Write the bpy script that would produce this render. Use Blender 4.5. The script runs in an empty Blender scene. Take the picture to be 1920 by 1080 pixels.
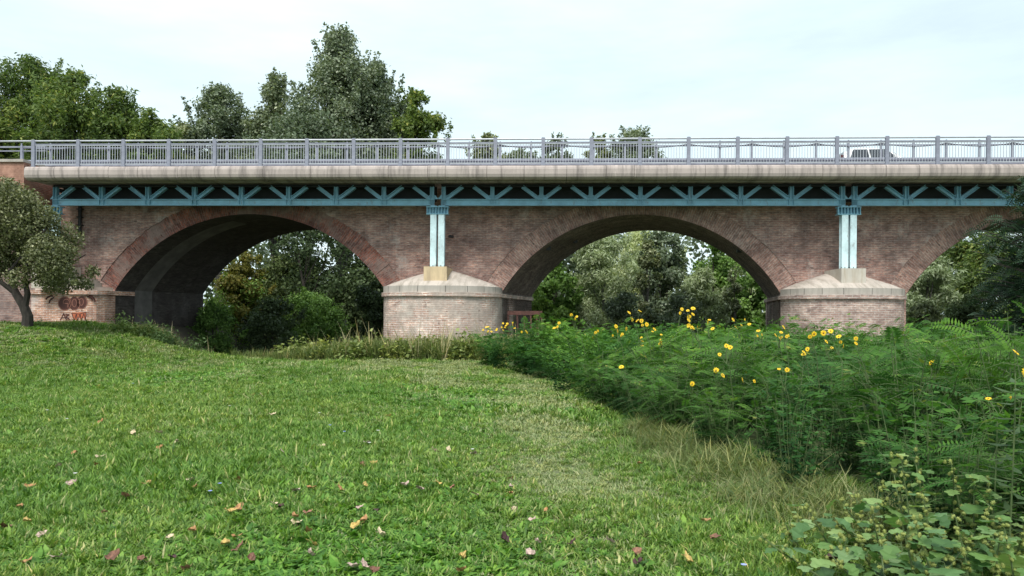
import bpy, math, random
import numpy as np
from mathutils import Vector, Matrix
random.seed(7)
RNG = np.random.default_rng(7)
SC = bpy.context.scene
COL = SC.collection
R = math.radians
# ------------------------------------------------------------------ camera, sky, sun, exposure
FPX = 1387.0; HZ = 592.0; EYE = 1.6
cd = bpy.data.cameras.new("camera"); cam = bpy.data.objects.new("camera", cd); COL.objects.link(cam)
cd.lens = FPX / 1920 * 36; cd.sensor_width = 36; cd.shift_y = 52 / 1920; cd.clip_start = 0.05; cd.clip_end = 3000
cam.location = (0, 0, EYE); cam.rotation_euler = (R(90), 0, 0)
SC.camera = cam
SUN_EL, SUN_AZ = R(55), R(197)        # azimuth clockwise from +Y (view direction): behind the camera, a little left
W = bpy.data.worlds.new("World"); SC.world = W; W.use_nodes = True
nt = W.node_tree; nt.nodes.clear()
out = nt.nodes.new('ShaderNodeOutputWorld'); bg = nt.nodes.new('ShaderNodeBackground')
sky = nt.nodes.new('ShaderNodeTexSky'); sky.sky_type = 'NISHITA'; sky.sun_disc = False
sky.sun_elevation = SUN_EL; sky.sun_rotation = SUN_AZ; sky.air_density = 1.0; sky.dust_density = 3.0; sky.ozone_density = 1.0
tc = nt.nodes.new('ShaderNodeTexCoord'); mp = nt.nodes.new('ShaderNodeMapping'); mp.inputs['Scale'].default_value = (1.2, 1.2, 5)
mp.inputs['Rotation'].default_value = (0.15, 0.1, 0)
no = nt.nodes.new('ShaderNodeTexNoise'); no.inputs['Scale'].default_value = 1.6; no.inputs['Detail'].default_value = 6; no.inputs['Roughness'].default_value = 0.55
rp = nt.nodes.new('ShaderNodeValToRGB'); rp.color_ramp.elements[0].position = 0.35; rp.color_ramp.elements[0].color = (.66, .66, .66, 1)
rp.color_ramp.elements[1].position = 0.68; rp.color_ramp.elements[1].color = (.99, .99, .99, 1)
mx = nt.nodes.new('ShaderNodeMixRGB'); mx.inputs['Color2'].default_value = (9.2, 11.0, 11.5, 1)
nt.links.new(tc.outputs['Generated'], mp.inputs['Vector']); nt.links.new(mp.outputs[0], no.inputs['Vector'])
nt.links.new(no.outputs[0], rp.inputs[0]); nt.links.new(rp.outputs[0], mx.inputs['Fac'])
nt.links.new(sky.outputs[0], mx.inputs['Color1']); nt.links.new(mx.outputs[0], bg.inputs['Color'])
bg.inputs['Strength'].default_value = 0.1; nt.links.new(bg.outputs[0], out.inputs['Surface'])
sd = bpy.data.lights.new("sun", 'SUN'); sd.energy = 3.4; sd.angle = R(22); sd.color = (1, .95, .87)
sun = bpy.data.objects.new("sun", sd); COL.objects.link(sun)
sdir = Vector((math.sin(SUN_AZ) * math.cos(SUN_EL), math.cos(SUN_AZ) * math.cos(SUN_EL), math.sin(SUN_EL)))
sun.rotation_euler = sdir.to_track_quat('Z', 'Y').to_euler()
vs = SC.view_settings; vs.view_transform = 'Standard'; vs.look = 'None'; vs.gamma = 1; vs.use_curve_mapping = False; vs.exposure = 0.2
SC.cycles.max_bounces = 6; SC.cycles.diffuse_bounces = 3; SC.cycles.transmission_bounces = 4; SC.cycles.transparent_max_bounces = 4
SC.cycles.use_denoising = True

# ------------------------------------------------------------------ node material helpers
def newmat(name):
    m = bpy.data.materials.new(name); m.use_nodes = True; t = m.node_tree; t.nodes.clear()
    o = t.nodes.new('ShaderNodeOutputMaterial'); b = t.nodes.new('ShaderNodeBsdfPrincipled')
    t.links.new(b.outputs[0], o.inputs[0]); return m, t, b, o
def nd(t, kind, **kw):
    n = t.nodes.new(kind)
    for k, v in kw.items():
        if k in n.inputs: n.inputs[k].default_value = v
        else: setattr(n, k, v)
    return n
def ramp(t, src, stops):
    r = t.nodes.new('ShaderNodeValToRGB'); el = r.color_ramp.elements
    while len(el) < len(stops): el.new(0.5)
    for e, (p, c) in zip(el, stops):
        e.position = p; e.color = (c, c, c, 1) if not hasattr(c, '__len__') else (*c, 1)
    t.links.new(src, r.inputs[0]); return r.outputs[0]
def mix(t, fac, a, b, mode='MIX'):
    m = t.nodes.new('ShaderNodeMixRGB'); m.blend_type = mode
    for s, v in (('Fac', fac), ('Color1', a), ('Color2', b)):
        if isinstance(v, bpy.types.NodeSocket): t.links.new(v, m.inputs[s])
        elif hasattr(v, '__len__'): m.inputs[s].default_value = (*v, 1)
        else: m.inputs[s].default_value = v if s == 'Fac' else (v, v, v, 1)
    return m.outputs[0]
def noise(t, vec, scale, detail=4, rough=.55, mapscale=None, w=0):
    n = nd(t, 'ShaderNodeTexNoise', Scale=scale, Detail=detail, Roughness=rough)
    if vec is not None:
        m = nd(t, 'ShaderNodeMapping')
        if mapscale: m.inputs['Scale'].default_value = mapscale
        m.inputs['Location'].default_value = (w, w * .7, w * .3)
        t.links.new(vec, m.inputs[0]); t.links.new(m.outputs[0], n.inputs['Vector'])
    return n.outputs[0]
def bump(t, b, h, strength=.3, dist=.02):
    n = nd(t, 'ShaderNodeBump', Strength=strength, Distance=dist)
    t.links.new(h, n.inputs['Height']); t.links.new(n.outputs[0], b.inputs['Normal'])
def coord(t, kind='Object'):
    return t.nodes.new('ShaderNodeTexCoord').outputs[kind]
def mat_plain(name, col, rough=.6, metal=0, var=.25, scale=3, col2=None, bmp=0, mapscale=None):
    m, t, b, o = newmat(name); v = coord(t)
    n = noise(t, v, scale, 5, .6, mapscale)
    c2 = col2 if col2 else tuple(c * (1 - var) for c in col)
    c = mix(t, ramp(t, n, [(.38, 0.), (.62, 1.)]), col, c2)
    t.links.new(c, b.inputs['Base Color']); b.inputs['Roughness'].default_value = rough; b.inputs['Metallic'].default_value = metal
    if bmp: bump(t, b, noise(t, v, scale * 8, 3), bmp, .01)
    return m
def mat_masonry(name, ca, cb, mortar, patch, pamt, dirt=(.05, .045, .045), damt=.5, soot=None, bw=.27, bh=.075, msize=.012, scale_big=.35, seed=0):
    """bricks from UVs in metres, patches of old render, pitted dark bricks, run-off stains"""
    m, t, b, o = newmat(name); uv = coord(t, 'UV')
    nz = noise(t, uv, 3.0, 3, .6, None, seed)
    wob = nd(t, 'ShaderNodeVectorMath', operation='SCALE'); wob.inputs['Scale'].default_value = .035
    cn = nd(t, 'ShaderNodeTexNoise', Scale=2.2, Detail=3); t.links.new(uv, cn.inputs['Vector'])
    t.links.new(cn.outputs['Color'], wob.inputs[0])
    add = nd(t, 'ShaderNodeVectorMath', operation='ADD'); t.links.new(uv, add.inputs[0]); t.links.new(wob.outputs[0], add.inputs[1])
    br = nd(t, 'ShaderNodeTexBrick', Scale=1.0); br.inputs['Brick Width'].default_value = bw; br.inputs['Row Height'].default_value = bh
    br.inputs['Mortar Size'].default_value = msize; br.inputs['Mortar Smooth'].default_value = .4; br.inputs['Bias'].default_value = 0
    t.links.new(add.outputs[0], br.inputs['Vector'])
    br.inputs['Color1'].default_value = (*ca, 1); br.inputs['Color2'].default_value = (*cb, 1); br.inputs['Mortar'].default_value = (*mortar, 1)
    c = br.outputs['Color']
    # brick-to-brick variation stretched along the courses
    s1 = noise(t, uv, 1.0, 4, .7, (4.0, 13.5, 1), seed + 3)
    c = mix(t, .75, c, ramp(t, s1, [(.28, .4), (.5, 1.), (.7, 1.6)]), 'MULTIPLY')
    s2 = noise(t, uv, 1.6, 6, .7, (1, 1.5, 1), seed + 7)
    c = mix(t, .8, c, ramp(t, s2, [(.3, (.5, .42, .42)), (.48, (.95, .95, .95)), (.66, (1.5, 1.55, 1.5))]), 'MULTIPLY')
    # patches of old render
    p1 = noise(t, uv, scale_big * 2.2, 7, .68, None, seed + 11)
    pf = ramp(t, p1, [(.5 - pamt * .35, 1.), (.62 - pamt * .35 + .02, 0.)])
    patc = mix(t, ramp(t, noise(t, uv, 5, 5, .7, None, seed + 5), [(.35, 0.), (.65, 1.)]), patch, tuple(x * .72 for x in patch))
    c = mix(t, mix(t, .5, pf, ramp(t, nz, [(.35, 0.), (.6, 1.)]), 'OVERLAY'), c, patc)
    salt = ramp(t, noise(t, uv, .9, 7, .72, (1, .7, 1), seed + 51), [(.54, 0.), (.68, 1.)])
    c = mix(t, mix(t, 1.0, salt, (.45, .45, .45), 'MULTIPLY'), c, tuple(min(.7, x * 1.6 + .05) for x in patch))
    # pits / missing bricks
    pit = ramp(t, noise(t, uv, 1.0, 3, .6, (3.0, 9.0, 1), seed + 23), [(.64, 0.), (.7, 1.)])
    c = mix(t, mix(t, 1.0, pit, (.8, .8, .8), 'MULTIPLY'), c, tuple(x * .35 for x in cb))
    # damp / soot stains
    d = ramp(t, noise(t, uv, .7, 6, .65, (1.3, .55, 1), seed + 31), [(.42, 0.), (.72, 1.)])
    dd = mix(t, 1.0, d, (damt, damt, damt), 'MULTIPLY')
    c = mix(t, dd, c, dirt)
    if soot:                       # soot settled above a given height: (z0, z1, amount)
        sx = nd(t, 'ShaderNodeSeparateXYZ'); t.links.new(uv, sx.inputs[0])
        mr = nd(t, 'ShaderNodeMapRange'); mr.inputs['From Min'].default_value = soot[0]; mr.inputs['From Max'].default_value = soot[1]; mr.inputs['To Max'].default_value = soot[2]
        t.links.new(sx.outputs[1], mr.inputs[0])
        c = mix(t, mr.outputs[0], c, tuple(x * 1.1 for x in dirt))
    t.links.new(c, b.inputs['Base Color']); b.inputs['Roughness'].default_value = .9; b.inputs['Specular IOR Level'].default_value = .2
    hh = mix(t, .5, br.outputs['Fac'], s1, 'SUBTRACT')
    bump(t, b, mix(t, .5, hh, pit, 'ADD'), .35, .025)
    return m
def mat_leaf(name, stops, rough=.55, trans=.35, patch=None, spec=.3, pscale=.25):
    m, t, b, o = newmat(name)
    at = nd(t, 'ShaderNodeAttribute', attribute_name='rnd')
    c = ramp(t, at.outputs['Fac'], stops)
    oi = t.nodes.new('ShaderNodeObjectInfo')
    c = mix(t, .5, c, ramp(t, oi.outputs['Random'], [(0., (.6, .68, .7)), (.5, (1, 1, 1)), (1., (1.5, 1.3, .8))]), 'MULTIPLY')
    if patch:
        g = t.nodes.new('ShaderNodeNewGeometry')
        pn = noise(t, g.outputs['Position'], pscale, 4, .55)
        c = mix(t, ramp(t, pn, [(.42, 0.), (.6, 1.)]), c, mix(t, 1.0, c, patch, 'MULTIPLY'))
    t.links.new(c, b.inputs['Base Color']); b.inputs['Roughness'].default_value = rough; b.inputs['Specular IOR Level'].default_value = spec
    tr = t.nodes.new('ShaderNodeBsdfTranslucent'); t.links.new(mix(t, 1.0, c, (1.25, 1.3, .7), 'MULTIPLY'), tr.inputs[0])
    ms = t.nodes.new('ShaderNodeMixShader'); ms.inputs[0].default_value = trans
    t.links.new(b.outputs[0], ms.inputs[1]); t.links.new(tr.outputs[0], ms.inputs[2]); t.links.new(ms.outputs[0], o.inputs[0])
    return m

# ------------------------------------------------------------------ object helpers
def link(o, parent=None):
    COL.objects.link(o)
    if parent is not None: o.parent = parent
    return o
def tag(o, label=None, cat=None, group=None, kind=None):
    if label: o['label'] = label
    if cat: o['category'] = cat
    if group: o['group'] = group
    if kind: o['kind'] = kind
    return o
def empty(name, label, cat, loc=(0, 0, 0), rz=0, group=None):
    o = bpy.data.objects.new(name, None); o.empty_display_size = .2; COL.objects.link(o)
    o.location = loc; o.rotation_euler = (0, 0, rz); return tag(o, label, cat, group)
class MB:
    def __init__(s): s.v = []; s.f = []; s.uv = []
    def face(s, pts, uvs=None):
        n = len(s.v); s.v += [tuple(p) for p in pts]; s.f.append(tuple(range(n, n + len(pts))))
        if uvs is None:
            a = Vector(pts[0]); nn = (Vector(pts[1]) - a).cross(Vector(pts[2]) - a)
            ax = max(range(3), key=lambda i: abs(nn[i]))
            uvs = [((p[1], p[2]), (p[0], p[2]), (p[0], p[1]))[ax] for p in pts]
        s.uv += uvs
    def box(s, a, b):
        x0, y0, z0 = a; x1, y1, z1 = b
        P = [(x0, y0, z0), (x1, y0, z0), (x1, y1, z0), (x0, y1, z0), (x0, y0, z1), (x1, y0, z1), (x1, y1, z1), (x0, y1, z1)]
        for q in ((0, 3, 2, 1), (4, 5, 6, 7), (0, 1, 5, 4), (1, 2, 6, 5), (2, 3, 7, 6), (3, 0, 4, 7)): s.face([P[i] for i in q])
    def bar(s, p, q, w, d):
        """square bar from p to q; w across in the (x,z) plane, d in depth y"""
        p = Vector(p); q = Vector(q); t = (q - p).normalized(); y = Vector((0, 1, 0))
        if abs(t.dot(y)) > .95: y = Vector((1, 0, 0))
        n = t.cross(y).normalized(); y = n.cross(t).normalized()
        c = [n * sx * w / 2 + y * sy * d / 2 for sx, sy in ((-1, -1), (1, -1), (1, 1), (-1, 1))]
        A = [p + k for k in c]; B = [q + k for k in c]
        s.face(A[::-1]); s.face(B)
        for i in range(4): s.face([A[i], A[(i + 1) % 4], B[(i + 1) % 4], B[i]])
    def tube(s, pts, rad, n=8, cap=True):
        pts = [Vector(p) for p in pts]; rad = rad if hasattr(rad, '__len__') else [rad] * len(pts); rings = []
        prev = None
        for i, p in enumerate(pts):
            t = (pts[min(i + 1, len(pts) - 1)] - pts[max(i - 1, 0)]).normalized()
            a = Vector((0, 0, 1)) if abs(t.z) < .9 else Vector((1, 0, 0))
            if prev is not None: a = prev
            x = (a - t * a.dot(t)).normalized(); prev = x; y = t.cross(x)
            rings.append([p + (x * math.cos(k * 2 * math.pi / n) + y * math.sin(k * 2 * math.pi / n)) * rad[i] for k in range(n)])
        L = 0
        for i in range(len(rings) - 1):
            L2 = L + (pts[i + 1] - pts[i]).length
            for k in range(n):
                k2 = (k + 1) % n
                s.face([rings[i][k], rings[i][k2], rings[i + 1][k2], rings[i + 1][k]], [(k * .05, L), (k * .05 + .05, L), (k * .05 + .05, L2), (k * .05, L2)])
            L = L2
        if cap: s.face(rings[0][::-1]); s.face(rings[-1])
    def mesh(s, name, mat, smooth=False, merge=False):
        me = bpy.data.meshes.new(name); me.from_pydata(s.v, [], s.f)
        ul = me.uv_layers.new(name='UVMap'); ul.data.foreach_set('uv', np.array(s.uv, dtype=np.float32).ravel())
        me.materials.append(mat)
        if merge:
            import bmesh
            b = bmesh.new(); b.from_mesh(me); bmesh.ops.remove_doubles(b, verts=b.verts, dist=1e-4); bmesh.ops.recalc_face_normals(b, faces=b.faces); b.to_mesh(me); b.free()
        if smooth: me.polygons.foreach_set('use_smooth', [True] * len(me.polygons))
        me.update(); return me
    def build(s, name, mat, parent=None, smooth=False, merge=False, bevel=0):
        o = bpy.data.objects.new(name, s.mesh(name, mat, smooth, merge)); link(o, parent)
        if bevel:
            m = o.modifiers.new('b', 'BEVEL'); m.width = bevel; m.segments = 2; m.limit_method = 'ANGLE'
        return o
def leaf_mesh(name, P, A, B, rnd, mat, fold=0.0):
    """diamond leaves: P base points, A length vectors, B half-width vectors"""
    n = len(P); V = np.empty((n, 4, 3), np.float32)
    V[:, 0] = P; V[:, 2] = P + A
    if fold:
        N = np.cross(A, B); N /= (np.linalg.norm(N, axis=1, keepdims=True) + 1e-9); N *= np.linalg.norm(B, axis=1, keepdims=True) * fold
    else: N = 0
    V[:, 1] = P + A * .45 + B + N; V[:, 3] = P + A * .45 - B + N
    return poly_mesh(name, V, rnd, mat)
def poly_mesh(name, V, rnd, mat):
    n, k = V.shape[:2]
    me = bpy.data.meshes.new(name); me.vertices.add(n * k); me.vertices.foreach_set('co', V.astype(np.float32).ravel())
    me.loops.add(n * k); me.loops.foreach_set('vertex_index', np.arange(n * k, dtype=np.int32))
    me.polygons.add(n); me.polygons.foreach_set('loop_start', np.arange(n, dtype=np.int32) * k)
    try: me.polygons.foreach_set('loop_total', np.full(n, k, dtype=np.int32))
    except Exception: pass
    a = me.attributes.new('rnd', 'FLOAT', 'POINT'); a.data.foreach_set('value', np.repeat(rnd.astype(np.float32), k))
    me.materials.append(mat); me.update(calc_edges=True); return me
def unit(a): return a / (np.linalg.norm(a, axis=-1, keepdims=True) + 1e-9)
def sstep(t): t = np.clip(t, 0, 1); return t * t * (3 - 2 * t)
def px(x, D): return (x - 960) * D / FPX
def pz(y, D): return EYE + (HZ - y) * D / FPX

# ------------------------------------------------------------------ terrain
def gh(x, y):
    x = np.asarray(x, float); y = np.asarray(y, float)
    rise = 1.25 * sstep((-x - 9.3) / 8.5) * sstep((y - 11) / 16)
    ch = sstep((x + 14.8) / 3.2) * sstep((-4.0 - x) / 3) * sstep((y - 27.5) / 3.2)
    low = sstep((y - 31) / 6) * sstep((x + 16.5) / 3)
    bank = sstep((y - 58) / 25)
    h = rise * (1 - ch) - 1.6 * ch
    h = h * (1 - low) - 1.5 * low
    h = h + 1.5 * bank * low
    h = h + .035 * np.sin(x * 1.1 + y * .37) * np.cos(y * .8 - x * .21) + .02 * np.sin(x * 2.7) * np.sin(y * 2.3)
    return h
def gz(x, y): return float(gh(x, y))

# ------------------------------------------------------------------ materials
M = {}
M['wall'] = mat_masonry('spandrel brick', (.39, .215, .175), (.29, .185, .165), (.38, .30, .27), (.46, .38, .35), 1.0, damt=.5)
M['ring'] = mat_masonry('arch ring brick', (.34, .12, .085), (.17, .075, .065), (.24, .18, .16), (.30, .21, .185), .35, damt=.5, bw=.26, bh=.09, seed=9)
M['ringpale'] = mat_masonry('pale arch ring brick', (.38, .21, .17), (.27, .165, .14), (.38, .3, .27), (.40, .32, .285), .75, damt=.38, bw=.26, bh=.09, seed=19)
M['pier'] = mat_masonry('pier brick', (.56, .36, .29), (.44, .27, .22), (.66, .58, .53), (.5, .42, .37), .25, damt=.16, dirt=(.2, .16, .14), bw=.3, bh=.09, msize=.018, seed=5)
M['abut'] = mat_masonry('abutment brick', (.5, .25, .17), (.42, .22, .16), (.6, .53, .48), (.66, .61, .56), .85, damt=.15, dirt=(.2, .17, .15), seed=15)
M['red'] = mat_masonry('red parapet brick', (.42, .15, .10), (.33, .12, .09), (.42, .34, .3), (.36, .2, .15), .1, damt=.25, seed=25)
M['wing'] = mat_masonry('wing wall brick', (.3, .18, .15), (.22, .14, .13), (.3, .26, .25), (.26, .2, .19), .4, damt=.4, seed=33)
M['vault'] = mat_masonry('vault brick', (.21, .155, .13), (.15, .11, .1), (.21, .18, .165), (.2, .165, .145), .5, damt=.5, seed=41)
M['vaultdark'] = mat_masonry('sooty vault brick', (.07, .058, .055), (.05, .042, .04), (.06, .055, .05), (.07, .06, .06), .5, damt=.6, seed=43)  # left vault brick, darker than in the other vaults
M['vaultpatch'] = mat_plain('grey render on vault', (.14, .13, .125), .9, var=.4, scale=1.5)
M['stone'] = mat_plain('impost stone', (.46, .42, .38), .85, var=.3, scale=2.5, bmp=.3)
M['cap'] = mat_plain('mortar cap', (.56, .50, .45), .9, var=.22, scale=1.5, bmp=.2)
M['road'] = mat_plain('asphalt', (.05, .05, .052), .9, var=.2, scale=8)
M['dark'] = mat_plain('black pipe', (.02, .02, .022), .5)
M['rust'] = mat_plain('rusty steel', (.12, .05, .04), .8, var=.5, scale=6)
M['galv'] = mat_plain('galvanised steel', (.29, .30, .37), .5, .35, var=.22, scale=4)
M['galv_light'] = mat_plain('pale galvanised bars', (.46, .48, .53), .5, .2, var=.15, scale=4)
M['cable'] = mat_plain('grey cable', (.07, .07, .1), .6)
M['bark'] = mat_plain('bark', (.05, .042, .036), .95, var=.5, scale=9, bmp=.6, mapscale=(1, 1, .25))
M['barkpale'] = mat_plain('pale bark', (.12, .115, .1), .9, var=.45, scale=7, bmp=.5, mapscale=(1, 1, .4))
M['stem'] = mat_plain('green stem', (.1, .15, .05), .7, var=.3, scale=12)
M['drystem'] = mat_plain('dry stem', (.22, .18, .1), .8, var=.3, scale=12)
def mat_concrete(name, base, streak):
    m, t, b, o = newmat(name); v = coord(t); oi = t.nodes.new('ShaderNodeObjectInfo')
    n1 = noise(t, v, 1.2, 6, .65); st = noise(t, v, 2.2, 5, .7, (1.6, .3, .16))
    c = mix(t, ramp(t, n1, [(.35, 0.), (.65, 1.)]), base, tuple(x * .82 for x in base))
    c = mix(t, mix(t, 1.0, ramp(t, st, [(.47, 0.), (.66, 1.)]), (.8, .8, .8), 'MULTIPLY'), c, streak)
    wst = noise(t, v, 3.1, 4, .7, (2.2, .3, .2), 5)
    c = mix(t, mix(t, 1.0, ramp(t, wst, [(.6, 0.), (.72, 1.)]), (.5, .5, .5), 'MULTIPLY'), c, tuple(min(1, x * 1.45) for x in base))
    t.links.new(c, b.inputs['Base Color']); b.inputs['Roughness'].default_value = .88
    bump(t, b, noise(t, v, 18, 4), .25, .01); return m
M['stone'] = mat_concrete('impost stone', (.46, .42, .38), (.3, .27, .24)); M['cap'] = mat_concrete('mortar cap', (.54, .48, .43), (.24, .21, .17))
M['conc'] = mat_concrete('weathered fascia concrete', (.45, .385, .36), (.15, .13, .125))
M['plinth'] = mat_concrete('plinth concrete', (.55, .51, .45), (.34, .27, .19))
M['plinth_ochre'] = mat_concrete('ochre stained plinth concrete', (.60, .47, .30), (.36, .28, .19))
M['slab'] = mat_plain('slab underside', (.2, .19, .18), .9)
def mat_teal(name, base):
    m, t, b, o = newmat(name); v = coord(t)
    c = mix(t, ramp(t, noise(t, v, 2.5, 6, .65), [(.4, 0.), (.66, 1.)]), base, tuple(x * .75 for x in base))
    c = mix(t, mix(t, 1.0, ramp(t, noise(t, v, 9, 4, .7, (1, 1, .3)), [(.58, 0.), (.7, 1.)]), (.55, .55, .55), 'MULTIPLY'), c, (.14, .09, .06))
    t.links.new(c, b.inputs['Base Color']); b.inputs['Roughness'].default_value = .45; return m
M['teal'] = mat_teal('teal painted steel', (.19, .41, .53))
M['shadesteel'] = mat_plain('steel darkened as shade', (.022, .026, .03), .8)  # near-black colour standing in for the shade under the deck
M['palecol'] = mat_teal('pale blue painted steel', (.62, .80, .85))

M['lf_poplar'] = mat_leaf('grey green poplar leaves', [(0., (.07, .095, .05)), (.45, (.15, .195, .11)), (.8, (.25, .295, .19)), (1., (.46, .5, .38))], trans=.28, spec=.5)
M['lf_locust'] = mat_leaf('yellow green locust leaves', [(0., (.05, .08, .024)), (.5, (.12, .185, .045)), (.9, (.21, .275, .075)), (1., (.36, .37, .10))], trans=.35)
M['lf_bright'] = mat_leaf('fresh green leaves', [(0., (.06, .12, .028)), (.5, (.145, .26, .06)), (1., (.28, .42, .12))], trans=.35)
M['lf_yellow'] = mat_leaf('yellowing leaves', [(0., (.08, .09, .02)), (.5, (.19, .19, .045)), (1., (.33, .27, .06))], trans=.35)
M['lf_willow'] = mat_leaf('silver willow leaves', [(0., (.15, .19, .09)), (.5, (.34, .41, .22)), (1., (.6, .66, .46))], trans=.3, spec=.5)
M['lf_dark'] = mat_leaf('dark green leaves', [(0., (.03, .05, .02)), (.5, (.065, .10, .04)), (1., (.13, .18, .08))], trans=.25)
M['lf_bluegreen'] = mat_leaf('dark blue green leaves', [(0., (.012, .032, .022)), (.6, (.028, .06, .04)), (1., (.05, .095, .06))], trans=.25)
M['lf_olive'] = mat_leaf('small olive leaves', [(0., (.05, .062, .028)), (.5, (.125, .145, .068)), (.92, (.22, .24, .125)), (1., (.38, .39, .26))], trans=.25, spec=.5)
M['lf_frond'] = mat_leaf('feathery leaflets', [(0., (.015, .045, .012)), (.5, (.048, .125, .025)), (.93, (.13, .27, .045)), (1., (.30, .31, .07))], trans=.35, patch=(.6, .72, .95), pscale=.5, spec=.15, rough=.7)
M['lf_weed'] = mat_leaf('yellow green weeds', [(0., (.1, .14, .035)), (.6, (.22, .28, .085)), (1., (.38, .42, .16))], trans=.3)
M['lf_herb'] = mat_leaf('herb leaves', [(0., (.05, .095, .03)), (1., (.12, .19, .07))], trans=.3)
M['lf_burr'] = mat_leaf('cocklebur leaves', [(0., (.05, .12, .035)), (.5, (.13, .25, .085)), (1., (.25, .37, .16))], trans=.3, spec=.5)
M['burr'] = mat_plain('green burs', (.25, .29, .07), .7, var=.35, scale=30)
M['petal'] = mat_plain('yellow petals', (.85, .56, .01), .6, var=.15, scale=20)
M['disc'] = mat_plain('brown flower disc', (.3, .14, .02), .8)
M['grass'] = mat_leaf('lawn blades', [(0., (.045, .12, .018)), (.55, (.13, .25, .04)), (.9, (.20, .34, .075)), (1., (.38, .40, .18))], trans=.3, patch=(1.35, 1.12, 1.3), pscale=.22)
M['clover'] = mat_leaf('lawn broad leaves', [(0., (.05, .14, .02)), (.6, (.105, .255, .032)), (1., (.20, .37, .07))], trans=.3, patch=(1.3, 1.1, 1.3), pscale=.22)
M['worn'] = mat_leaf('worn pale grass', [(0., (.10, .17, .045)), (.5, (.21, .28, .10)), (1., (.42, .43, .24))], trans=.25)
M['drygrass'] = mat_leaf('straw grass', [(0., (.14, .17, .06)), (.5, (.27, .27, .12)), (1., (.45, .40, .24))], trans=.25)
M['tallgrass'] = mat_leaf('tall grass blades', [(0., (.07, .12, .035)), (.6, (.16, .22, .07)), (1., (.34, .33, .16))], trans=.3)

# ------------------------------------------------------------------ ground
def build_ground():
    xs = np.concatenate([[-900, -400, -200, -120, -80], np.arange(-60, 60.1, .8), [80, 120, 200, 400, 900]])
    ys = np.concatenate([[-300, -100, -40], np.arange(-20, 80.1, .8), [90, 110, 140, 200, 400, 900, 1800]])
    X, Y = np.meshgrid(xs, ys); Z = gh(X, Y)
    V = np.stack([X, Y, Z], -1).reshape(-1, 3); nx, ny = len(xs), len(ys)
    i = np.arange(ny - 1)[:, None] * nx + np.arange(nx - 1)[None]; F = np.stack([i, i + 1, i + nx + 1, i + nx], -1).reshape(-1, 4)
    me = bpy.data.meshes.new('ground'); me.from_pydata(V.tolist(), [], F.tolist())
    me.polygons.foreach_set('use_smooth', [True] * len(me.polygons))
    m, t, b, o = newmat('meadow soil'); v = coord(t)
    n = noise(t, v, .22, 4, .55); n2 = noise(t, v, 9, 5, .7)
    c = mix(t, ramp(t, n2, [(.35, 0.), (.65, 1.)]), (.035, .062, .017), (.085, .13, .04))
    c = mix(t, ramp(t, n, [(.42, 0.), (.6, .7)]), c, (.16, .17, .08))
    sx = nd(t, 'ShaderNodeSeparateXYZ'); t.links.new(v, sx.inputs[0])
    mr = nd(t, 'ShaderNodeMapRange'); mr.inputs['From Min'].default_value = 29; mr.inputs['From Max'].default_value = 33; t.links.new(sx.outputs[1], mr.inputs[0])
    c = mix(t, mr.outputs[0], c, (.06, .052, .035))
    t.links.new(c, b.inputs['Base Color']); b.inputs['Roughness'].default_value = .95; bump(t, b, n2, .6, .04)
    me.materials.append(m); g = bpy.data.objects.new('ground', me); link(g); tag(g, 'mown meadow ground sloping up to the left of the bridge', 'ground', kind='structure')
build_ground()

# ------------------------------------------------------------------ bridge frame
TH = R(2.9); CT, ST = math.cos(TH), math.sin(TH); WY = 31.6; TILT = .0078; SKEW = .193; BW = 5.9
def U(x, v=0):
    k = (x - 960) / FPX
    return (k * (WY + v * CT) - v * ST) / (CT + k * ST)
def broot(name, label, cat, group=None):
    o = empty(name, label, cat, (0, WY, 0)); o.rotation_euler = (0, math.atan(TILT), -TH); return o
def to_world(u, v, z):
    z2 = z - u * TILT
    return Vector((u * CT + v * ST, WY - u * ST + v * CT, z2))
bridge = broot('brick_bridge', 'old weathered brick road bridge with three wide segmental arches', 'bridge')
ZS, ZC, ZT = 2.60, 5.93, 7.32
a1 = (U(215), U(723)); a2 = (U(940), U(1463)); a3l = U(1698); a3 = (a3l, a3l + (a2[1] - a2[0]))
arches = [a1, a2, a3]
UL, UR = U(-700), a3[1] + 26
def arc(a, zs=ZS, zc=ZC):
    h = (a[1] - a[0]) / 2; r = zc - zs; Rr = (h * h + r * r) / (2 * r); return (a[0] + a[1]) / 2, zc - Rr, Rr, math.asin(h / Rr)
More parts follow.
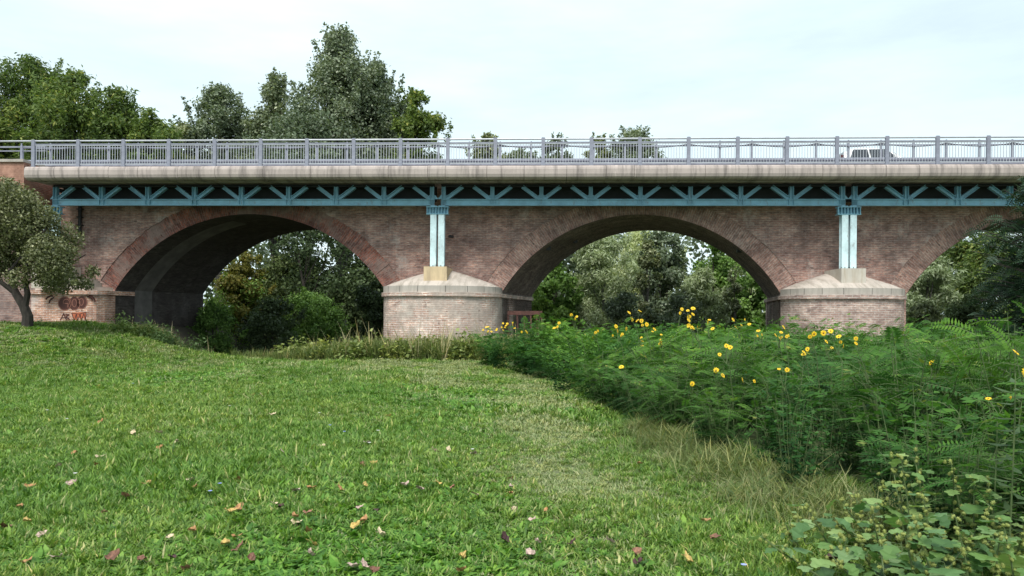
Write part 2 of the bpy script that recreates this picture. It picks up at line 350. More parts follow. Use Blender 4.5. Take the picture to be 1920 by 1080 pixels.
def spandrel(v, flip, ext):
    mb = MB(); sh = SKEW * v
    rs = random.Random(3)
    seg = []; cur = UL
    for a in arches: seg.append((cur, a[0], None)); seg.append((a[0], a[1], a)); cur = a[1]
    seg.append((cur, UR, None))
    def foot(u):                    # beside an arch: (skewback height, extrados height) or None
        if ext < .1: return None
        for a in arches:
            cu, cz, Rr, th = arc(a); Re = Rr + ext; w = ext * math.sin(th); e = a[0] - u if u <= a[0] + 1e-6 else (u - a[1] if u >= a[1] - 1e-6 else 99)
            if e < w - 1e-4: e = max(e, 0); return ZS + e / math.tan(th), cz + math.sqrt(Re * Re - (u - cu) ** 2)
        return None
    for (x0, x1, a) in seg:
        if a is None:
            cuts = [x0] + [x0 + .11 * k for k in range(1, 8)] + list(np.arange(x0 + 1.5, x1 - 1.2, 1.2)) + [x1 - .11 * k for k in range(7, 0, -1)] + [x1]
            for p, q in zip(cuts[:-1], cuts[1:]):
                if q <= p: continue
                m_ = (p + q) / 2
                if foot(m_) is None: mb.face([(p + sh, v, -2.5), (q + sh, v, -2.5), (q + sh, v, ZT), (p + sh, v, ZT)])
                else:
                    A = foot(p) or foot(m_); B = foot(q) or foot(m_)
                    mb.face([(p + sh, v, -2.5), (q + sh, v, -2.5), (q + sh, v, B[0]), (p + sh, v, A[0])])
                    mb.face([(p + sh, v, A[1]), (q + sh, v, B[1]), (q + sh, v, ZT), (p + sh, v, ZT)])
        else:
            cu, cz, Rr, th = arc(a); Re = Rr + ext
            e0 = a[0]; n = 90; prev = None
            for i in range(n + 1):
                u = a[0] + (a[1] - a[0]) * i / n
                zz = cz + math.sqrt(max(Re * Re - (u - cu) ** 2, 0))
                if ext > 0.1: zz += rs.uniform(-.045, .04) if a is a1 else rs.uniform(-.02, .02)
                zz = min(zz, ZT - .02)
                if prev is not None: mb.face([(prev[0] + sh, v, prev[1]), (u + sh, v, zz), (u + sh, v, ZT), (prev[0] + sh, v, ZT)])
                prev = (u, zz)
    if flip: mb.f = [f[::-1] for f in mb.f]
    return mb
RING = .78
# piers beyond the ring: the wall left and right of an arch is trimmed along the ring below by the ring mesh, which sits 3 cm proud there
o = spandrel(0, False, RING).build('spandrel_wall', M['wall'], bridge); o['label'] = 'front brick wall above the arches with patches of old render'
spandrel(BW, True, 0).build('spandrel_wall', M['wall'], bridge)
top = MB(); top.face([(UL, 0, ZT), (UR, 0, ZT), (UR, BW, ZT), (UL, BW, ZT)]); top.box((UL, .05, ZT + .004), (UR, BW - .05, 7.56)); top.build('roadway', M['road'], bridge)
for k, a in enumerate(arches):
    cu, cz, Rr, th = arc(a); mb = MB(); n = 200; rs = random.Random(k + 50)
    for i in range(n):
        t0, t1 = -th + 2 * th * i / n, -th + 2 * th * (i + 1) / n
        ro = RING + .12; dv = .035 + rs.uniform(-.014, .014) if k == 0 else .03
        P = lambda t, r: (cu + r * math.sin(t), dv, cz + r * math.cos(t))
        mb.face([P(t0, Rr), P(t1, Rr), P(t1, Rr + ro), P(t0, Rr + ro)], [(0, t0 * Rr), (0, t1 * Rr), (ro, t1 * Rr), (ro, t0 * Rr)])
    # feet of the ring beside the piers
    ob = mb.build('arch_ring', M['ring'] if k == 0 else M['ringpale'], bridge)
    ob['label'] = ('dark red eroded brick ring of the left arch' if k == 0 else 'pale brick ring barely set off from the wall')
    # ring faces proud over the pier zones (below the extrados, outside the arch opening)
    vb = MB(); nv = 24
    cur = [(a[0], -2.5), (a[0], ZS - .6)] + [(cu + Rr * math.sin(-th + 2 * th * i / 48), cz + Rr * math.cos(-th + 2 * th * i / 48)) for i in range(49)] + [(a[1], ZS - .6), (a[1], -2.5)]
    L = [0]
    for i in range(1, len(cur)): L.append(L[-1] + math.dist(cur[i], cur[i - 1]))
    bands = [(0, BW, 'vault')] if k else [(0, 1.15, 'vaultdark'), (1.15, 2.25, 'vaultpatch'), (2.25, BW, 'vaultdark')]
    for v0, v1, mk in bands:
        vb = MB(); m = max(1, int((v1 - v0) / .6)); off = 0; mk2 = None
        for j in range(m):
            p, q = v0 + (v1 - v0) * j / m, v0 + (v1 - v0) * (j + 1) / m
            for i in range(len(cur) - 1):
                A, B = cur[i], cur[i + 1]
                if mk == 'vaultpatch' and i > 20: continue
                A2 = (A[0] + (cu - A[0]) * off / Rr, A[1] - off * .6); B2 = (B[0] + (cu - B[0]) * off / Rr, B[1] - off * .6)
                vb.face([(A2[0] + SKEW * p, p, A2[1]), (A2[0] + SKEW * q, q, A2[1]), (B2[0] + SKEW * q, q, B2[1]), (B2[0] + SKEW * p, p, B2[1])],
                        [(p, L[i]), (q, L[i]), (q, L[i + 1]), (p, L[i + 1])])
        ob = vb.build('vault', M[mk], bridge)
        if mk == 'vaultpatch':
            vb2 = MB()
            for i in range(21, len(cur) - 1):
                A, B = cur[i], cur[i + 1]; vb2.face([(A[0] + SKEW * v0, v0, A[1]), (A[0] + SKEW * v1, v1, A[1]), (B[0] + SKEW * v1, v1, B[1]), (B[0] + SKEW * v0, v0, B[1])], [(v0, L[i]), (v1, L[i]), (v1, L[i + 1]), (v0, L[i + 1])])
            vb2.build('vault', M['vaultdark'], bridge)
        if mk == 'vaultpatch': ob['label'] = 'paler grey rendered band across the dark left vault'
    # put-log holes in the vault
    if k == 1:
        for (hx, hv, side) in ((-.62, .9, 1), (-.48, 3.1, 1), (.64, .8, 1)):
            t = th * hx / .62 * .62 * 1.0; hb = MB()
            c = (cu + (Rr - .03) * math.sin(t) + SKEW * hv, hv, cz + (Rr - .03) * math.cos(t)); hb.box((c[0] - .1, c[1] - .09, c[2] - .07), (c[0] + .1, c[1] + .09, c[2] + .1)); hb.build('putlog_hole', M['dark'], bridge)

def plan(u0, u1, proj, off=0, n=28, back=True, ex=2.4):
    """plan outline: rounded cutwater in front, straight skewed sides, rounded back"""
    c, h = (u0 + u1) / 2, (u1 - u0) / 2 + off; pts = []
    for i in range(n + 1):
        t = math.pi - math.pi * i / n
        x = abs(math.cos(t)) ** (2 / ex) * (1 if math.cos(t) > 0 else -1); y = abs(math.sin(t)) ** (2 / ex)
        pts.append((c + h * x, -(proj + off) * y))
    m = 8
    for i in range(1, m + 1): v = BW * i / m; pts.append((c + h + SKEW * v, v))
    for i in range(1, n):
        t = math.pi * i / n; pts.append((c + SKEW * BW + h * math.cos(t), BW + (proj * .8 + off) * math.sin(t)))
    for i in range(m + 1): v = BW * (1 - i / m); pts.append((c - h + SKEW * v, v))
    return pts[:-1]
def prism(mb, pts, z0, z1, top=True, bot=True):
    n = len(pts); L = [0]
    for i in range(n): L.append(L[-1] + math.dist(pts[i], pts[(i + 1) % n]))
    for i in range(n):
        p, q = pts[i], pts[(i + 1) % n]
        mb.face([(p[0], p[1], z0), (q[0], q[1], z0), (q[0], q[1], z1), (p[0], p[1], z1)], [(L[i], z0), (L[i + 1], z0), (L[i + 1], z1), (L[i], z1)])
    if top: mb.face([(p[0], p[1], z1) for p in pts])
    if bot: mb.face([(p[0], p[1], z0) for p in pts][::-1])
def cone_cap(mb, u0, u1, proj, z0, zap, n=28, ex=2.4, vend=-.004):
    c, h = (u0 + u1) / 2, (u1 - u0) / 2; rim = []
    for i in range(n + 1):
        t = math.pi - math.pi * i / n
        rim.append((c + h * abs(math.cos(t)) ** (2 / ex) * (1 if math.cos(t) > 0 else -1), min(vend, -proj * abs(math.sin(t)) ** (2 / ex)), z0))
    K = 6
    for i in range(n):
        for k in range(K):
            f0, f1 = k / K, (k + 1) / K; ap = (c, vend, zap)
            g = lambda p, f: (p[0] + (ap[0] - p[0]) * f, p[1] + (ap[1] - p[1]) * f, z0 + (zap - z0) * (f ** .85))
            q = [g(rim[i], f0), g(rim[i + 1], f0), g(rim[i + 1], f1), g(rim[i], f1)]
            mb.face(q if k < K - 1 else q[:3])
PROJ = 2.35
piers = [(a1[1], a2[0], 'pier'), (a2[1], a3[0] - .42, 'pier2'), (a3[1], a3[1] + 5.2, 'pier3')]
M['pier2'] = mat_masonry('pier brick greyer', (.44, .30, .26), (.34, .235, .21), (.47, .41, .38), (.42, .345, .31), .75, damt=.2, dirt=(.2, .16, .15), bw=.3, bh=.09, msize=.016, seed=55); M['pier3'] = M['pier2']
labels = ['pale pink brick rounded pier of the bridge, between the left and middle arch', 'greyer smoother rounded pier between the middle and right arch', 'far right rounded brick pier']
for (u0, u1, mk), lb in zip(piers, labels):
    mb = MB(); prism(mb, plan(u0, u1, PROJ), -2.6, 2.36); pr = mb.build('pier', M[mk], bridge); pr['label'] = lb
    mb = MB(); prism(mb, plan(u0, u1, PROJ, .09), 2.36, 2.52); mb.build('impost', M[mk], pr, bevel=.02)
    # stone band: individual blocks round the cutwater
    mb = MB(); pl = plan(u0, u1, PROJ, .02)[:29]; pin = [(p[0] + ((u0 + u1) / 2 - p[0]) * .06, min(p[1] * .92, 0)) for p in pl]
    full = [(p[0], p[1]) for p in pl] + [(u1, -.003), (u0, -.003)]
    prism(mb, [(q[0], q[1]) for q in full], 2.522, 2.78)
    mb.build('stone_band', M['stone'], pr)
    for i in range(3, 27, 3):
        mb = MB(); p = pl[i]; q = pl[i + 1] if i + 1 < len(pl) else pl[i]; d = Vector((q[0] - p[0], q[1] - p[1])).normalized() * .016
        nrm = Vector((d.y, -d.x)).normalized() * .004
        f = [(p[0] + nrm.x, p[1] + nrm.y), (p[0] + d.x + nrm.x, p[1] + d.y + nrm.y)]
        mb.face([(f[0][0], f[0][1], 2.53), (f[1][0], f[1][1], 2.53), (f[1][0], f[1][1], 2.775), (f[0][0], f[0][1], 2.775)]); mb.build('joint', M['dark'], pr)
    mb = MB(); cone_cap(mb, u0 + .03, u1 - .03, PROJ - .03, 2.783, 3.62); mb.build('cap', M['cap'], pr)
# left abutment
A0, A1 = U(58, -1.2), a1[0]
mb = MB(); pts = [(A0, 0.), (A0, -1.2), (A1 - .5, -1.2), (A1 - .18, -1.05), (A1 - .02, -.7), (A1 + .01, 0.)]
pl = pts + [(A1 + SKEW * 1.0 + .01, 1.0), (A1 - .3, 1.0)]
pp = pts + [(A1 - .4, .0)]
prism(mb, pts, -.5, 2.36); ab = mb.build('abutment', M['abut'], bridge); ab['label'] = 'left abutment of orange brick under flaking white render, with graffiti'
mb = MB(); po = [(A0 - .05, 0.), (A0 - .05, -1.3), (A1 - .45, -1.3), (A1 - .1, -1.12), (A1 + .07, -.7), (A1 + .09, 0.), (A1 + .09 + SKEW * 1.05, 1.05), (A1 - .1, 1.05), (A1 - .1, 0.)]
prism(mb, po, 2.36, 2.54); mb.build('impost', M['abut'], ab)
mb = MB()
pc = [(A0 + .1, -.004), (A0 + .1, -1.1), (A1 - .6, -1.1), (A1 - .1, -.004)]
rs = random.Random(4)
prism(mb, pc, 2.545, 2.7)
for i in range(16):
    u = A0 + .5 + i * (A1 - A0 - 1.2) / 16; w = .26; hh = rs.uniform(.1, .42); mb.box((u, -.9 + rs.uniform(-.1, .2), 2.70), (u + w * rs.uniform(.8, 1.), -.01, 2.70 + hh))
cp = mb.build('cap', M['cap'], ab, bevel=.03); cp['label'] = 'crumbling white mortar rubble on the abutment ledge'
# wing wall and parapet at the far left
mb = MB(); mb.box((UL, -.6, -.5), (A0 - .02, -.02, 5.9)); ww = mb.build('wing_wall', M['wing'], bridge)
PXR = U(44, -1.8)
mb = MB(); mb.box((UL, -1.85, 5.9), (PXR, -.02, 7.83)); prp = mb.build('parapet', M['red'], bridge); prp['label'] = 'red brick parapet at the left end of the bridge'
mb = MB(); mb.box((UL, -1.93, 7.835), (PXR + .02, .06, 7.95)); mb.build('coping', M['stone'], prp, bevel=.015)
# drain pipe on the wall
up = U(148, -.1); mb = MB(); mb.tube([(up, -.1, 6.3), (up, -.1, 5.1), (up - .03, -.1, 4.95), (up - .25, -.1, 4.78), (up - .45, -.1, 4.74)], .075, 8)
dp = mb.build('drain_pipe', M['dark'], bridge, smooth=True)
for z in (6.1, 5.75, 5.4): mb = MB(); mb.box((up - .11, -.19, z), (up + .11, -.005, z + .05)); mb.build('pipe_clamp', M['dark'], dp)
up = U(840, -.1); mb = MB(); mb.tube([(up + .05, -.02, 5.0), (up + .05, -.3, 4.95), (up + .22, -.34, 4.93)], .06, 8); mb.build('drain_spout', M['dark'], bridge, smooth=True)

# graffiti painted on the abutment front (flat strokes 4 mm proud)
M['paint_brown'] = mat_plain('brown spray paint', (.085, .026, .02), .7, var=.3, scale=8)
M['paint_pale'] = mat_plain('pale outline paint', (.36, .16, .12), .7)
M['paint_orange'] = mat_plain('orange spray paint', (.55, .15, .07), .7)
gv = -1.2
def gp(x, y, lift=.004):
    u = U(x, gv); D = WY - u * ST + gv * CT; return (u, gv - lift, pz(y, D) + u * TILT)
def stroke(mb, pts, w, lift):
    P = [gp(x, y, lift) for x, y in pts]
    for i in range(len(P) - 1):
        a, b = Vector(P[i]), Vector(P[i + 1]); t = (b - a).normalized(); n = Vector((-t.z, 0, t.x)) * w / 2; e = t * w * .3
        mb.face([a - n - e, a + n - e, b + n + e, b - n + e]) if True else None
def ell(cx, cy, rx, ry, a0=0, a1=360, n=22): return [(cx + rx * math.cos(R(a0 + (a1 - a0) * i / n)), cy + ry * math.sin(R(a0 + (a1 - a0) * i / n))) for i in range(n + 1)]
graf = MB()
for cx, cy, rx, ry in ((121, 569, 13, 13.5), (139, 569, 11, 13), (153, 567, 10.5, 12.5)): graf.face([gp(x, y, .005) for x, y in ell(cx, cy, rx, ry)[:-1]][::-1])
g1 = graf.build('graffiti', M['paint_brown'], bridge); g1['label'] = 'brown bubble letter graffiti with arcs and two small tags below'
mb = MB()
for e in ((121, 569, 12, 12.5, 0, 360), (139, 569, 10.5, 12, -70, 100), (153, 567, 9.7, 11.5, -120, 130), (124, 567, 6, 6, 160, 400), (139, 568, 4, 7, 0, 360), (152, 566, 4, 6.5, 0, 360)): stroke(mb, ell(*e), .022, .009)
stroke(mb, [(121, 569), (127, 569), (127, 576)], .03, .009)
mb.build('outline', M['paint_pale'], g1)
for e in ((97, 564, 12, 9, 200, 275), (103, 568, 11, 10, 180, 255), (162, 564, 11, 8, 275, 350), (166, 568, 12, 14, 275, 350)):
    mb = MB(); stroke(mb, ell(*e, n=8), .07, .005); mb.build('arc_mark', M['paint_brown'], g1)
mb = MB(); stroke(mb, [(113, 600), (119, 588), (124, 600)], .05, .005); stroke(mb, [(115, 596), (129, 596)], .04, .006); stroke(mb, [(123, 590), (129, 590), (124, 594), (130, 599)], .05, .007)
mb.build('tag', M['paint_brown'], g1)
mb = MB(); mb.face([gp(x, y, .005) for x, y in ((134, 587), (161, 585), (160, 600), (154, 594), (152, 600), (146, 594), (144, 600), (139, 600))][::-1])
mb.build('zigzag', M['paint_orange'], g1)
mb = MB(); stroke(mb, [(134, 587), (139, 601), (143, 589), (145, 601), (150, 589), (152, 601), (157, 588), (160, 600), (161, 586)], .035, .008); stroke(mb, [(134, 587), (148, 589), (161, 585)], .03, .009)
mb.build('zigzag_outline', M['paint_brown'], g1)

# ------------------------------------------------------------------ steel footway hung outside the bridge
walk = broot('steel_footway', 'teal steel truss footway with concrete edge running along the bridge front', 'footway')
VT = -1.25; VF = -2.45
# fascia slabs
prof = [(-.02, 7.02), (-.02 - .0, 7.02)]
FZ0, FZ1 = 7.03, 7.54
pr = [(VF + .28, FZ0 - .03), (VF + .12, FZ0), (VF + .035, FZ0 + .06), (VF + .0, FZ0 + .17), (VF + .0, FZ0 + .36), (VF + .03, FZ0 + .45), (VF + .09, FZ1), (VF + .5, FZ1), (VF + .5, FZ0 - .03)]
seams = [42, 98, 144, 200, 255, 330, 400, 490, 579, 652, 725, 799, 832, 910, 980, 1060, 1134, 1187, 1248, 1320, 1400, 1470, 1540, 1601, 1660, 1722, 1800, 1870]
us = [U(s, VF) for s in seams]
while us[-1] < a3[1] + 20: us.append(us[-1] + random.choice((1.4, 1.7, 2.0)))
for i in range(len(us) - 1):
    mb = MB(); x0, x1 = us[i] + .007, us[i + 1] - .007; n = len(pr); dz = random.uniform(-.006, .006)
    for k in range(n - 1):
        a, b = pr[k], pr[k + 1]; mb.face([(x0, a[0], a[1] + dz), (x0, b[0], b[1] + dz), (x1, b[0], b[1] + dz), (x1, a[0], a[1] + dz)])
    mb.face([(x0, p[0], p[1] + dz) for p in pr][::-1]); mb.face([(x1, p[0], p[1] + dz) for p in pr]); mb.box((x0, VF + .5, FZ0), (x1, -.02, FZ1 - .1))
    mb.build('fascia_slab', M['conc'], walk)
wend = us[-1]
cols_u = [U(96, VT), U(819, VT), U(1588, VT)]; cols_u.append(cols_u[2] + (cols_u[2] - cols_u[1]))
gap = .24; NP = 8
ZB0, ZB1, ZTOP = 6.11, 6.38, 6.99
def ibeam(mb, x0, x1, z0, z1, v, w=.16, tf=.03, tw=.03):
    mb.box((x0, v - w / 2, z0), (x1, v + w / 2, z0 + tf)); mb.box((x0, v - w / 2, z1 - tf), (x1, v + w / 2, z1)); mb.box((x0, v - tw / 2, z0 + tf), (x1, v + tw / 2, z1 - tf))
for si in range(3):
    x0, x1 = cols_u[si] + gap, cols_u[si + 1] - gap
    if si == 0: x0 = U(103, VT)
    pw = (x1 - x0) / NP
    mb = MB(); ibeam(mb, x0 - .1, x1 + .1, ZB0, ZB1, VT); tr = mb.build('truss', M['teal'], walk); tr['label'] = 'blue green steel truss over the %s arch' % ('left', 'middle', 'right')[si]
    mb = MB(); ibeam(mb, x0 - .1, x1 + .1, ZTOP - .1, ZTOP, VT); mb.build('top_chord', M['shadesteel'], tr)  # top chord coloured dark to read as shaded by the deck
    for k in range(NP + 1):
        u = x0 + pw * k
        mb = MB(); mb.box((u - .078, VT - .10, ZB1 + .002), (u - .06, VT + .10, ZTOP - .1)); mb.box((u + .06, VT - .10, ZB1 + .002), (u + .078, VT + .10, ZTOP - .1)); mb.box((u - .06, VT - .012, ZB1 + .002), (u + .06, VT + .012, ZTOP - .1)); mb.build('vertical', M['teal'], tr)
        for q in ((-.092, .092) if k not in (0, NP) else (-.092, -.045, 0, .045, .092)):
            mb = MB(); mb.box((u + q - .008, VT - .085, ZB0 + .032), (u + q + .008, VT - .02, ZB1 - .032)); mb.build('stiffener', M['teal'], tr)
        mb = MB(); mb.face([(u - .26, VT - .015, ZB1 + .003), (u + .26, VT - .015, ZB1 + .003), (u + .12, VT - .015, ZB1 + .17), (u - .12, VT - .015, ZB1 + .17)]); mb.build('gusset', M['teal'], tr)
        for sg in (-1, 1):
            if (k == 0 and sg < 0) or (k == NP and sg > 0): continue
            mb = MB(); p = Vector((u + sg * .15, VT, ZB1 + .04)); q = Vector((u + sg * .78, VT, ZTOP - .1))
            t = (q - p).normalized(); n = Vector((-t.z, 0, t.x)) * .066
            for s2 in (-1, 1): mb.bar(p + n * s2, q + n * s2, .018, .17)
            mb.bar(p, q, .115, .02)
            mb.build('diagonal', M['teal'], tr)
        mb = MB(); mb.box((u - .05, VT + .1, ZTOP - .28), (u + .05, -.71, ZTOP - .12)); mb.build('cross_beam', M['shadesteel'], tr)
    mb = MB(); ibeam(mb, x0 - .1, x1 + .1, 6.36, ZTOP, -.62); mb.build('shade_backing_beam', M['shadesteel'], tr)  # added deep dark plate, blacks out the lit wall behind the truss
pcs = ['', 'ochre stained plinth on the pier between left and middle arch', '', '']
for i, c in enumerate(cols_u):
    cb = MB(); cb.box((c - .46, VT - .16, 5.63), (c + .46, VT - .14 + .0, 5.95)) if False else None
    cb.box((c - .44, VT - .02, 5.77), (c + .44, VT + .02, 6.03)); cb.box((c - .46, VT - .16, 6.03), (c + .46, VT + .16, 6.065)); cb.box((c - .46, VT - .16, 5.74), (c + .46, VT + .16, 5.77))
    for q in (-.43, -.3, -.18, -.06, .06, .18, .3, .43): cb.box((c + q - .012, VT - .15, 5.771), (c + q + .012, VT - .021, 6.029))
    cpt = cb.build('column_pair', M['teal'], walk); cpt['label'] = 'pair of pale blue steel columns with a riveted head'
    for sg in (-1, 1):
        u = c + sg * .165; mb = MB()
        mb.box((u - .125, VT - .14, 3.60), (u + .125, VT - .115, 5.738)); mb.box((u - .125, VT + .115, 3.60), (u + .125, VT + .14, 5.738)); mb.box((u - .02, VT - .115, 3.60), (u + .02, VT + .115, 5.738)); mb.build('column', M['palecol'], cpt)
        mb = MB(); mb.box((u - .13, VT - .1, 6.067), (u + .13, VT + .1, 6.108)); mb.build('bearing', M['teal'], cpt)
        mb = MB(); mb.box((u - .15, VT - .17, 3.573), (u + .15, VT + .17, 3.598))
        for bx in (-.14, 0.0, .14): mb.tube([(u + bx, VT - .155, 3.598), (u + bx, VT - .155, 3.65)], .014, 6)
        mb.build('base_plate', M['dark'], cpt)
    mb = MB(); w = .47; pmat = M['plinth_ochre'] if i == 1 else M['plinth']
    zb = 2.6
    mb.box((c - w, -1.85, zb), (c + w, -.02, 3.57)); po = mb.build('plinth', pmat, walk, bevel=.02)
    po['label'] = ['plinth hidden behind the left tree', 'ochre stained concrete plinth on the pale pink pier', 'grey concrete plinth on the greyer pier', 'concrete plinth on the far right pier'][i]

# ------------------------------------------------------------------ railings
rail = broot('pedestrian_railing', 'grey steel railing of thick posts and thin bars along the bridge edge', 'railing')
VR = -2.28; uA, uB = U(60, VR), U(1850, VR); step = (uB - uA) / 20; RZ = FZ1
pm = MB(); pm.box((-.07, -.045, 0.003), (.07, .045, 1.10)); pm.box((-.09, -.065, 0.003), (.09, .065, .02)); pm.box((-.055, -.035, 1.10), (.055, .035, 1.12)); pmesh = pm.mesh('post', M['galv'])
bm_ = MB(); L = step - .16; nb = 16
bm_.box((-L / 2, -.015, 0.86), (L / 2, .015, .895)); bm_.box((-L / 2, -.015, .09), (L / 2, .015, .125))
for k in range(nb): x = -L / 2 + L * (k + .5) / nb; bm_.box((x - .009, -.008, .125), (x + .009, .008, .86))
bmesh_ = bm_.mesh('baluster_panel', M['galv_light'])
npost = int((wend - uA) / step)
for k in range(npost + 1):
    o = link(bpy.data.objects.new('post', pmesh), rail); o.location = (uA + k * step, VR, RZ)
    if k < npost: o = link(bpy.data.objects.new('baluster_panel', bmesh_), rail); o.location = (uA + (k + .5) * step, VR, RZ)
mb = MB(); mb.tube([(uA - 1.5, VR, RZ + 1.06), (wend, VR, RZ + 1.06)], .035, 8); mb.build('top_rail', M['galv_light'], rail, smooth=True)
mb = MB(); mb.box((uA, VR - .025, RZ + .90), (wend, VR + .025, RZ + .945)); mb.build('middle_rail', M['galv'], rail)
mb = MB(); mb.box((UL, -1.5, 8.52), (uA - .05, -1.45, 8.58)); mb.box((UL, -1.5, 8.36), (uA - .05, -1.46, 8.4)); mb.build('approach_rail', M['galv'], rail)
for k in range(5): mb = MB(); u = U(38, -1.5) - k * 1.9; mb.box((u - .05, -1.53, 7.952), (u + .05, -1.44, 8.6)); mb.build('approach_post', M['galv'], rail)
guard = broot('guard_rail', 'grey corrugated crash barrier on slim posts between footway and road', 'guard rail')
VG = -.3; g0 = U(92, VG); gs = (U(1895, VG) - U(92, VG)) / 31.0; ng_ = int((wend - g0) / gs) + 3; GZ = FZ1 - .08
pm = MB(); pm.box((-.045, -.03, 0), (.045, .03, 1.42)); pm.box((-.025, -.02, 1.42), (.025, .02, 1.52)); gm = pm.mesh('post', M['galv'])
for k in range(-1, ng_): o = link(bpy.data.objects.new('post', gm), guard); o.location = (g0 + k * gs, VG, GZ)
gl, gr = g0 - gs, g0 + ng_ * gs
w = [(-.0, .46), (-.06, .50), (-.06, .56), (0, .60), (0, .64), (-.06, .68), (-.06, .74), (-.0, .78)]
mb = MB()
for i in range(len(w) - 1):
    a, b = w[i], w[i + 1]; mb.face([(gl, VG - .04 + a[0], GZ + a[1]), (gr, VG - .04 + a[0], GZ + a[1]), (gr, VG - .04 + b[0], GZ + b[1]), (gl, VG - .04 + b[0], GZ + b[1])])
    mb.face([(gl, VG - .036 + a[0], GZ + a[1]), (gl, VG - .036 + b[0], GZ + b[1]), (gr, VG - .036 + b[0], GZ + b[1]), (gr, VG - .036 + a[0], GZ + a[1])])
mb.build('beam', M['galv'], guard)
mb = MB(); mb.box((gl, VG - .02, GZ + 1.28), (gr, VG + .02, GZ + 1.33)); mb.build('upper_rail', M['galv'], guard)
mb = MB()
for k in range(-1, ng_ - 1, 2):
    u0 = g0 + k * gs; u1 = u0 + 2 * gs
    mb.tube([(u0 + (u1 - u0) * i / 8, VG - .06, GZ + 1.36 - .13 * 4 * (i / 8) * (1 - i / 8)) for i in range(9)], .02, 6, cap=False)
mb.build('cable', M['cable'], guard, smooth=True)
# far side barrier
far = broot('far_guard_rail', 'crash barrier along the far edge of the bridge deck', 'guard rail'); 
for k in range(-1, 30): o = link(bpy.data.objects.new('post', gm), far); o.location = (g0 + k * 2 * gs, BW - .2, 7.56); o.scale = (1, 1, .5)
mb = MB(); mb.box((gl, BW - .27, 7.9), (gr, BW - .23, 8.22)); mb.build('beam', M['galv'], far, bevel=.02)

# ------------------------------------------------------------------ car on the bridge
def build_car():
    c0 = to_world(U(1563, 2.0), 2.0, 7.56)
    car = empty('car', 'small white hatchback with dark windows driving across the bridge deck', 'car', c0, -TH)
    car.scale = (1, 1, .98)
    M['carpaint'] = mat_plain('white car paint', (.78, .79, .80), .25, var=.04); M['glass'] = mat_plain('car glass', (.03, .035, .045), .15, var=.1); M['tyre'] = mat_plain('tyre', (.02, .02, .02), .9)
    M['tail'] = mat_plain('dark red lamp', (.09, .01, .012), .3); M['head'] = mat_plain('clear lamp', (.6, .6, .62), .2)
    # side stations (x from the rear): belt height and roof height
    st = [(0, .42, .62, .62), (.04, .30, .95, .95), (.14, .25, 1.02, 1.05), (.32, .22, 1.02, 1.36), (.7, .22, 1.01, 1.50), (1.3, .22, .99, 1.53), (1.9, .22, .97, 1.48), (2.3, .22, .96, 1.30), (2.72, .22, .95, .97), (3.1, .24, .90, .91), (3.45, .28, .78, .79), (3.56, .38, .55, .55)]
    rings = []
    for x, zb, belt, roof in st:
        hw = .80 * (1 - .10 * (abs(x - 1.78) / 1.78) ** 4); tw = hw - .02 - .22 * max(0, roof - belt) / .5
        rings.append([(x, -hw * .93, zb), (x, -hw, zb + (belt - zb) * .5), (x, -hw * .97, belt), (x, -tw, (belt + roof) / 2 + (roof - belt) * .38), (x, -tw * .8, roof + .001), (x, 0, roof + .02),
                      (x, tw * .8, roof + .001), (x, tw, (belt + roof) / 2 + (roof - belt) * .38), (x, hw * .97, belt), (x, hw, zb + (belt - zb) * .5), (x, hw * .93, zb)])
    mb = MB()
    for i in range(len(rings) - 1):
        for k in range(10): mb.face([rings[i][k], rings[i + 1][k], rings[i + 1][k + 1], rings[i][k + 1]])
        mb.face([rings[i][10], rings[i + 1][10], rings[i + 1][0], rings[i][0]])
    mb.face(rings[0][::-1]); mb.face(rings[-1]); mb.build('body', M['carpaint'], car, smooth=True, merge=True)
    for sy in (-1, 1):
        for (xa, xb, xc, xd) in ((.40, 1.22, .62, 1.22), (1.30, 2.42, 1.30, 2.02)):
            mb = MB(); f = lambda x, up: (x, sy * ((.795 if not up else .60) + .0), (.99 if not up else 1.43)); q = [f(xa, 0), f(xb, 0), f(xd, 1), f(xc, 1)]
            mb.face(q if sy < 0 else q[::-1]); mb.face([(p[0], p[1] - sy * .01, p[2]) for p in (q[::-1] if sy < 0 else q)]); mb.build('window', M['glass'], car)
        for x in (.62, 2.85):
            wb = MB(); wb.tube([(x, sy * .62, .29), (x, sy * .81, .29)], .29, 20); wo = wb.build('wheel', M['tyre'], car)
            wb = MB(); wb.tube([(x, sy * .80, .29), (x, sy * .82, .29)], .18, 14); wb.build('rim', M['galv_light'], wo)
        mb = MB(); mb.box((.03, sy * .70 - .07, .82), (.17, sy * .70 + .08, 1.16)); mb.build('tail_light', M['tail'], car, bevel=.02)
        mb = MB(); mb.box((3.36, sy * .58 - .12, .62), (3.52, sy * .58 + .12, .76)); mb.build('headlight', M['head'], car, bevel=.02)
        mb = MB(); mb.box((2.22, sy * .90 - .09, 1.0), (2.36, sy * .90 + .05, 1.13)); mb.build('mirror', M['carpaint'], car, bevel=.03)
    for (xa, za, wa, xb, zb_, wb_) in ((.12, 1.08, .62, .31, 1.37, .5), (2.62, 1.02, .66, 2.33, 1.30, .54)):
        s = -1 if xa < 1 else 1; mb = MB(); q = [(xa + s * .03, -wa, za), (xa + s * .03, wa, za), (xb + s * .03, wb_, zb_), (xb + s * .03, -wb_, zb_)]; mb.face(q if s > 0 else q[::-1]); mb.build('rear_window' if s < 0 else 'windscreen', M['glass'], car)
build_car()

